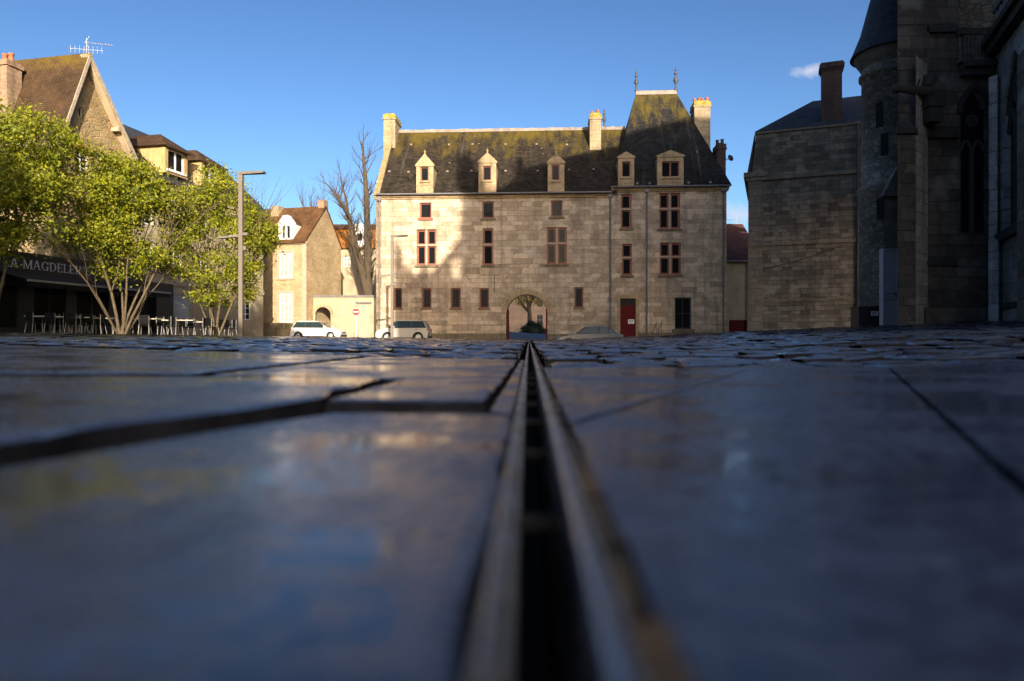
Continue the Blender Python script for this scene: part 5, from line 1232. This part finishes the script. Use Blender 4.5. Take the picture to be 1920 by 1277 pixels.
# ------------------------------------------------------------------ cafe furniture
def mk_table(label,w=1.1):
    t=thing('cafe_table',label,'table',(0,0,0),0,'cafe tables on the terrace')
    m=MB(); m.box(-w/2,w/2,-.36,.36,.72,.755); m.build('table_top',M['tabletop'],t)
    m=MB(); m.tube((0,0,.03),(0,0,.719),.035,n=8); m.build('pedestal',M['dark_metal'],t)
    m=MB(); m.box(-.3,.3,-.04,.04,0,.03); m.box(-.04,.04,-.3,-.041,0,.028); m.box(-.04,.04,.041,.3,0,.028); m.build('foot',M['white'],t); return t
def mk_chair(label):
    t=thing('cafe_chair',label,'chair',(0,0,0),0,'cafe chairs on the terrace')
    m=MB(); m.box(-.21,.21,-.21,.21,.43,.46); m.build('seat',M['chairblack'],t)
    m=MB()
    for k in range(6):
        a=-.20+.08*k; m.box(a+.004,a+.072 if k<5 else .20,.195,.215,.50,.84)
    m.box(-.21,.21,.19,.22,.843,.88); m.build('backrest',M['chairblack'],t)
    for sx in (-1,1):
        m=MB(); m.tube((sx*.19,-.18,.43),(sx*.22,-.22,0),.014,n=6); m.build('leg',M['grey_metal'],t)
        m=MB(); m.tube((sx*.20,.19,.88),(sx*.19,.18,.43),.014,n=6); m.tube((sx*.19,.18,.43),(sx*.22,.25,0),.014,n=6); m.build('leg',M['grey_metal'],t)
        m=MB(); m.box(sx*.225-.02,sx*.225+.02,-.18,.19,.62,.645); m.tube((sx*.225,-.17,.62),(sx*.20,-.18,.43),.012,n=5); m.build('armrest',M['chairblack'],t)
    return t
tabs=[(80,29.2,'dim cream-topped cafe table nearest the left picture edge under the awning',1.0),(113,29.6,'dim cream-topped cafe table second from the left picture edge under the awning',1.0),(152,30.0,'dim cream-topped cafe table third from the left picture edge under the awning',1.0),(190,30.6,'cream-topped cafe table just left of the V-shaped tree stems',1.0),(279,30.5,'cream-topped cafe table just right of the V-shaped tree stems',1.0),(338,31.5,'long cream-topped cafe table between the two leafy tree stems',1.25),(378,33.0,'short cream-topped cafe table just left of the stems behind the lamp post',.7)]
SH=['nearest the left picture edge','second from the left picture edge','third from the left picture edge','just left of the V-shaped tree','just right of the V-shaped tree','between the two leafy trees','left of the stems behind the lamp']
T0=None; C0=None; rr=random.Random(3)
for i,(px,Y,lab,w_) in enumerate(tabs):
    x=X(px,Y); z=zg(x,Y)
    if T0 is None: T0=mk_table(lab); T0.location=(x,Y,z); t=T0
    else: t=dup(T0,(x,Y,z),0,lab)
    if w_!=1.0: t.scale=(w_,1,1)
    a=ROWA*0+rr.uniform(-.15,.15); t.rotation_euler[2]=a
    short=lab.split(' cafe table ')[1]
    for side,dx,dy,rz in (('left',-.5-w_*.28,.05,PI/2),('right',.5+w_*.28,.05,-PI/2),('near',0.1,-.62,PI),('far',-.05,.62,0)):
        if i<3 and side=='left': continue
        if i==6 and side in('near',): continue
        cl='dark chair at the %s side of the table %s'%(side,SH[i])
        cx,cy=x+dx+rr.uniform(-.08,.08),Y+dy+rr.uniform(-.08,.08); cz=zg(cx,cy); ra=rz+rr.uniform(-.35,.35)
        if C0 is None: C0=mk_chair(cl); C0.location=(cx,cy,cz); C0.rotation_euler[2]=ra
        else: dup(C0,(cx,cy,cz),ra,cl)
x,y=X(423,33),33.2; 
for px,Y,cl,ra in ((423,33.4,'dark cafe chair standing alone between the tree stems and the lamp post',.5),(432,33.0,'dark cafe chair tucked just left of the lamp post foot',-.7),(398,31.6,'dark cafe chair turned towards the square before the stems behind the lamp post',2.6)):
    dup(C0,(X(px,Y),Y,zg(X(px,Y),Y)),ra,cl)

# ------------------------------------------------------------------ cars
def car(label,loc,rz,paint,Ln,Hh,W,style):
    t=thing('parked_car',label,'car',loc,rz)     # nose towards +x
    hw=W/2; wr=.31; wx1=Ln*.5-.78; wx0=-Ln*.5+.62
    belt=Hh*.62
    def arcpts(cx): return [(cx+.36*math.cos(PI-PI*k/8),.30+.36*math.sin(PI-PI*k/8)) for k in range(9)]
    f=Ln/2
    if style=='hatch':  up=[(f,.42),(f-.02,.62),(f-.25,.78),(f-.95,belt),(-f+.12,belt+.03),(-f+.02,belt-.12),(-f,.5)]; cab=[(f-1.05,belt-.01),(f-1.75,Hh-.05),(f-2.2,Hh),(-f+.62,Hh-.02),(-f+.42,Hh-.08),(-f+.10,belt+.02)]
    elif style=='mini': up=[(f,.40),(f-.02,.60),(f-.18,.78),(f-.72,belt),(-f+.08,belt+.02),(-f+.0,belt-.2),(-f,.5)]; cab=[(f-.75,belt-.01),(f-1.35,Hh-.06),(f-1.75,Hh),(-f+.50,Hh-.02),(-f+.30,Hh-.08),(-f+.06,belt+.02)]
    else: up=[(f,.40),(f-.03,.58),(f-.3,.72),(f-1.2,belt),(-f+.5,belt+.04),(-f+.06,belt-.02),(-f,.5)]; cab=[(f-1.15,belt-.01),(f-2.0,Hh-.06),(f-2.5,Hh),(-f+1.35,Hh-.02),(-f+.95,Hh-.10),(-f+.35,belt+.03)]
    side=[(-f+.05,.22)]+arcpts(wx0)+arcpts(wx1)+[(f-.06,.22)]+up
    m=MB()
    def ring(y,k,dz=0): return [(px_*k,y,pz) for px_,pz in side]
    R_=[ring(-hw+.0,.97),ring(-hw+.0,.975),ring(-hw+.05,.995),ring(-hw*.5,1.0),ring(hw*.5,1.0),ring(hw-.05,.995),ring(hw,.97)]
    R_[0]=[(x_,-hw-.0,z_ if z_<.7 else z_) for x_,y_,z_ in R_[0]]; R_=R_[1:]; n=len(side); vs=[p for r in R_ for p in r]; fs=[]
    for a in range(len(R_)-1):
        for i in range(n): j=(i+1)%n; fs.append((a*n+i,a*n+j,(a+1)*n+j,(a+1)*n+i))
    fs.append(tuple(range(n))); fs.append(tuple(range(len(R_)*n-1,(len(R_)-1)*n-1,-1)))
    m.mesh(vs,fs,0,False); m.build('body',M[paint],t,fix=True)
    tum=.16
    def cy_(z): return hw-.05-tum*(z-belt)/(Hh-belt)
    m=MB(); nc=len(cab); L_=[(px_,-cy_(pz),pz) for px_,pz in cab]; R2=[(px_,cy_(pz),pz) for px_,pz in cab]
    for i in range(nc-1): m.face([L_[i],R2[i],R2[i+1],L_[i+1]][::-1],0)
    m.face(L_,0); m.face(R2[::-1],0); m.build('cabin',M[paint],t,fix=True)
    # glazing: side lights, windscreen, tailgate glass
    def xa(z,front):
        pts=cab[:3] if front else cab[-3:][::-1]
        for p,q in zip(pts[:-1],pts[1:]):
            if p[1]<=z<=q[1]: return p[0]+(q[0]-p[0])*(z-p[1])/(q[1]-p[1])
        return pts[-1][0]
    zl,zh=belt+.04,Hh-.10
    m=MB()
    x0l,x0h=xa(zl,True)-.10,xa(zh,True)-.08; x1l,x1h=xa(zl,False)+.10,xa(zh,False)+.10; mid=(x0h+x1l)/2-.02
    cuts=[(x1l,x1h,mid-.04,mid-.04),(mid+.04,mid+.04,x0l,x0h)]
    if style=='sedan': q=x1l+.55; cuts=[(x1l,x1h,q-.03,q-.03),(q+.03,q+.03,mid+.2,mid+.2),(mid+.28,mid+.28,x0l,x0h)]
    for s_ in (-1,1):
        for a,b,c,d in cuts:
            Y0,Y1=s_*(cy_(zl)+.004),s_*(cy_(zh)+.004); q=[(a,Y0,zl),(c,Y0,zl),(d,Y1,zh),(b,Y1,zh)]; m.face(q if s_<0 else q[::-1],0)
    tr_=MB()
    for s_ in (-1,1):
        a,b=cuts[0][0]-.07,cuts[0][1]-.05; c,d=cuts[-1][2]+.10,cuts[-1][3]+.06; z0,z1=zl-.035,zh+.035; Y0,Y1=s_*(cy_(z0)+.002),s_*(cy_(z1)+.002); q=[(a,Y0,z0),(c,Y0,z0),(d,Y1,z1),(b,Y1,z1)]; tr_.face(q if s_<0 else q[::-1],0)
    tr_.build('window_trim',M['plastic'],t)
    def screen(p,q,o):
        a=Vector((p[0],0,p[1])); b=Vector((q[0],0,q[1])); d=(b-a); n_=Vector((-d.z,0,d.x)).normalized()*.005*o; a2=a+d*.10+n_; b2=a+d*.93+n_; ya,yb=cy_(a2.z)-.08,cy_(b2.z)-.08
        q_=[(a2.x,-ya,a2.z),(a2.x,ya,a2.z),(b2.x,yb,b2.z),(b2.x,-yb,b2.z)]; m.face(q_ if o<0 else q_[::-1],0)
    screen(cab[0],cab[1],-1); screen(cab[-1],cab[-2],1); m.build('windows',M['carglass'],t)
    for cx in (wx0,wx1):
        for s_ in (-1,1):
            m=MB(); m.lathe([(.18,-.09),(.27,-.10),(.31,-.07),(.31,.07),(.27,.10),(.18,.09)],(0,0,0),20); o_=m.build('wheel',M['tyre'],t,(cx,s_*(hw-.10),.31)); o_.rotation_euler[0]=PI/2
            m=MB(); m.lathe([(.19,.0),(.19,.085),(.15,.09),(.05,.07),(0,.075)],(0,0,0),16); 
            for k in range(5): a=2*PI*k/5; m.beam((.04*math.cos(a),.04*math.sin(a),.085),(.17*math.cos(a),.17*math.sin(a),.095),.045,.02)
            r_=m.build('rim',M['rim'],o_); r_.rotation_euler[0]=0 if s_<0 else PI
    for s_ in (-1,1):
        m=MB(); m.mesh([(f-.02,s_*(hw-.50),.62),(f-.06,s_*(hw-.10),.64),(f-.30,s_*(hw-.06),.80),(f-.20,s_*(hw-.42),.78)],[(0,1,2,3)]); 
        m.v=[(a+.02,b,c+.012) for a,b,c in m.v]; m.build('headlight',M['head'],t)
        m=MB(); zt_=belt-.02 if style!='mini' else belt+.0; m.box(-f-.012,-f+.14,s_*(hw-.012) ,s_*(hw-.24),zt_-.26,zt_-.02) ; m.v=[(a,b*.985 if a>-f else b*.96,c) for a,b,c in m.v]; m.build('tail_light',M['tail'],t)
        m=MB(); m.box(f-1.30,f-1.12,s_*(hw-.02),s_*(hw+.16),belt+.02,belt+.15); m.build('wing_mirror',M[paint],t)
        m=MB(); m.box(mid-.45,mid-.27,s_*(hw+.001),s_*(hw+.02),belt-.10,belt-.075); m.build('door_handle',M['plastic'],t)
    m=MB(); m.box(f-.06,f+.025,-hw+.16,hw-.16,.24,.40); m.box(f-.05,f+.02,-.42,.42,.50,.60); m.build('front_grille',M['plastic'],t)
    m=MB(); m.box(-f-.03,-f+.06,-hw+.06,hw-.06,.26,.50); m.build('rear_bumper',M['plastic'] if style=='mini' else M[paint],t)
    m=MB(); m.box(-f-.045,-f-.031,-.26,.26,.40,.51); m.build('number_plate',M['white'],t)
    return t
x,y=X(598,53.2),53.2; car('white hatchback parked in sunshine before the small arched gateway',(x,y,zg(x,y)+.02),math.radians(-3),'carwhite',3.95,1.45,1.76,'hatch')
x,y=X(757,44.6),44.6; car('small champagne hatchback parked at the sunlit end of the mansion',(x,y,zg(x,y)+.02),PI+math.radians(-2),'carcream',3.43,1.42,1.63,'mini')
x,y=X(1104,43.6),43.6; car('silver blue saloon half hidden by the paving beside the archway',(x,y,CAMZ+(634-653)/FPX*y),PI,'carsilver',4.35,1.43,1.74,'sedan')

# ------------------------------------------------------------------ camera, light, sky
cam=bpy.data.cameras.new('camera'); co_=bpy.data.objects.new('camera',cam); COL.objects.link(co_); sc.camera=co_
co_.location=(0,0,CAMZ); co_.rotation_euler=(PI/2,0,0); cam.sensor_width=36; cam.lens=24; cam.shift_y=-4.5/1920; cam.clip_start=.01; cam.clip_end=3000
cam.dof.use_dof=True; cam.dof.focus_distance=28; cam.dof.aperture_fstop=3.0
sun=bpy.data.lights.new('sun','SUN'); sun.energy=5.0; sun.angle=math.radians(.53); sun.color=(1.0,.89,.71)
so=bpy.data.objects.new('sun',sun); COL.objects.link(so); so.rotation_euler=Vector((-SX,1,-SZ)).to_track_quat('-Z','Y').to_euler()
w=bpy.data.worlds.new('World'); sc.world=w; w.use_nodes=True; nt=w.node_tree; bg=nt.nodes['Background']
sky=N(nt,'ShaderNodeTexSky',sky_type='NISHITA'); sky.sun_disc=False; sky.sun_elevation=math.atan2(SZ,math.hypot(SX,1)); sky.sun_rotation=math.atan2(SX,-1)
sky.air_density=1.0; sky.dust_density=2.0; sky.ozone_density=2.6; sky.altitude=0
tc=N(nt,'ShaderNodeTexCoord'); s=N(nt,'ShaderNodeSeparateXYZ'); L(nt,tc.outputs['Generated'],s.inputs[0])
yy=math_(nt,'MAXIMUM',s.outputs[1],.01); hx=math_(nt,'DIVIDE',s.outputs[0],yy); hz=math_(nt,'DIVIDE',s.outputs[2],yy)
nf,_=noise_(nt,tc.outputs['Generated'],22,5,.6); n2,_=noise_(nt,tc.outputs['Generated'],9,3,.5)
gm=N(nt,'ShaderNodeGamma'); L(nt,sky.outputs[0],gm.inputs[0]); gm.inputs[1].default_value=1.5      # deep, clear spring sky
col=gm.outputs[0]
for (cx,cz,rx,rz,sl,amt) in ((.436,.392,.046,.0165,.18,.85),(.333,.182,.06,.022,0,.75),(.30,.205,.02,.006,0,.3)):
    dx=math_(nt,'DIVIDE',math_(nt,'SUBTRACT',hx,cx),rx)
    dz=math_(nt,'DIVIDE',math_(nt,'SUBTRACT',math_(nt,'SUBTRACT',hz,cz),math_(nt,'MULTIPLY',math_(nt,'SUBTRACT',hx,cx),sl)),rz)
    r2=math_(nt,'SQRT',math_(nt,'ADD',math_(nt,'MULTIPLY',dx,dx),math_(nt,'MULTIPLY',dz,dz)))
    k=math_(nt,'ADD',math_(nt,'SUBTRACT',1.0,r2),math_(nt,'MULTIPLY',math_(nt,'SUBTRACT',nf,.5),1.9))
    col=mix(nt,ramp(nt,k,[(.15,0.0),(.9,amt)]),col,(8.0,8.2,9.4))
L(nt,col,bg.inputs[0]); bg.inputs[1].default_value=.05
sc.view_settings.view_transform='Standard'; sc.view_settings.look='None'; sc.view_settings.exposure=.9; sc.view_settings.gamma=1
sc.cycles.use_denoising=True
sc.cycles.max_bounces=8; sc.cycles.transparent_max_bounces=8; sc.cycles.caustics_reflective=False; sc.cycles.caustics_refractive=False
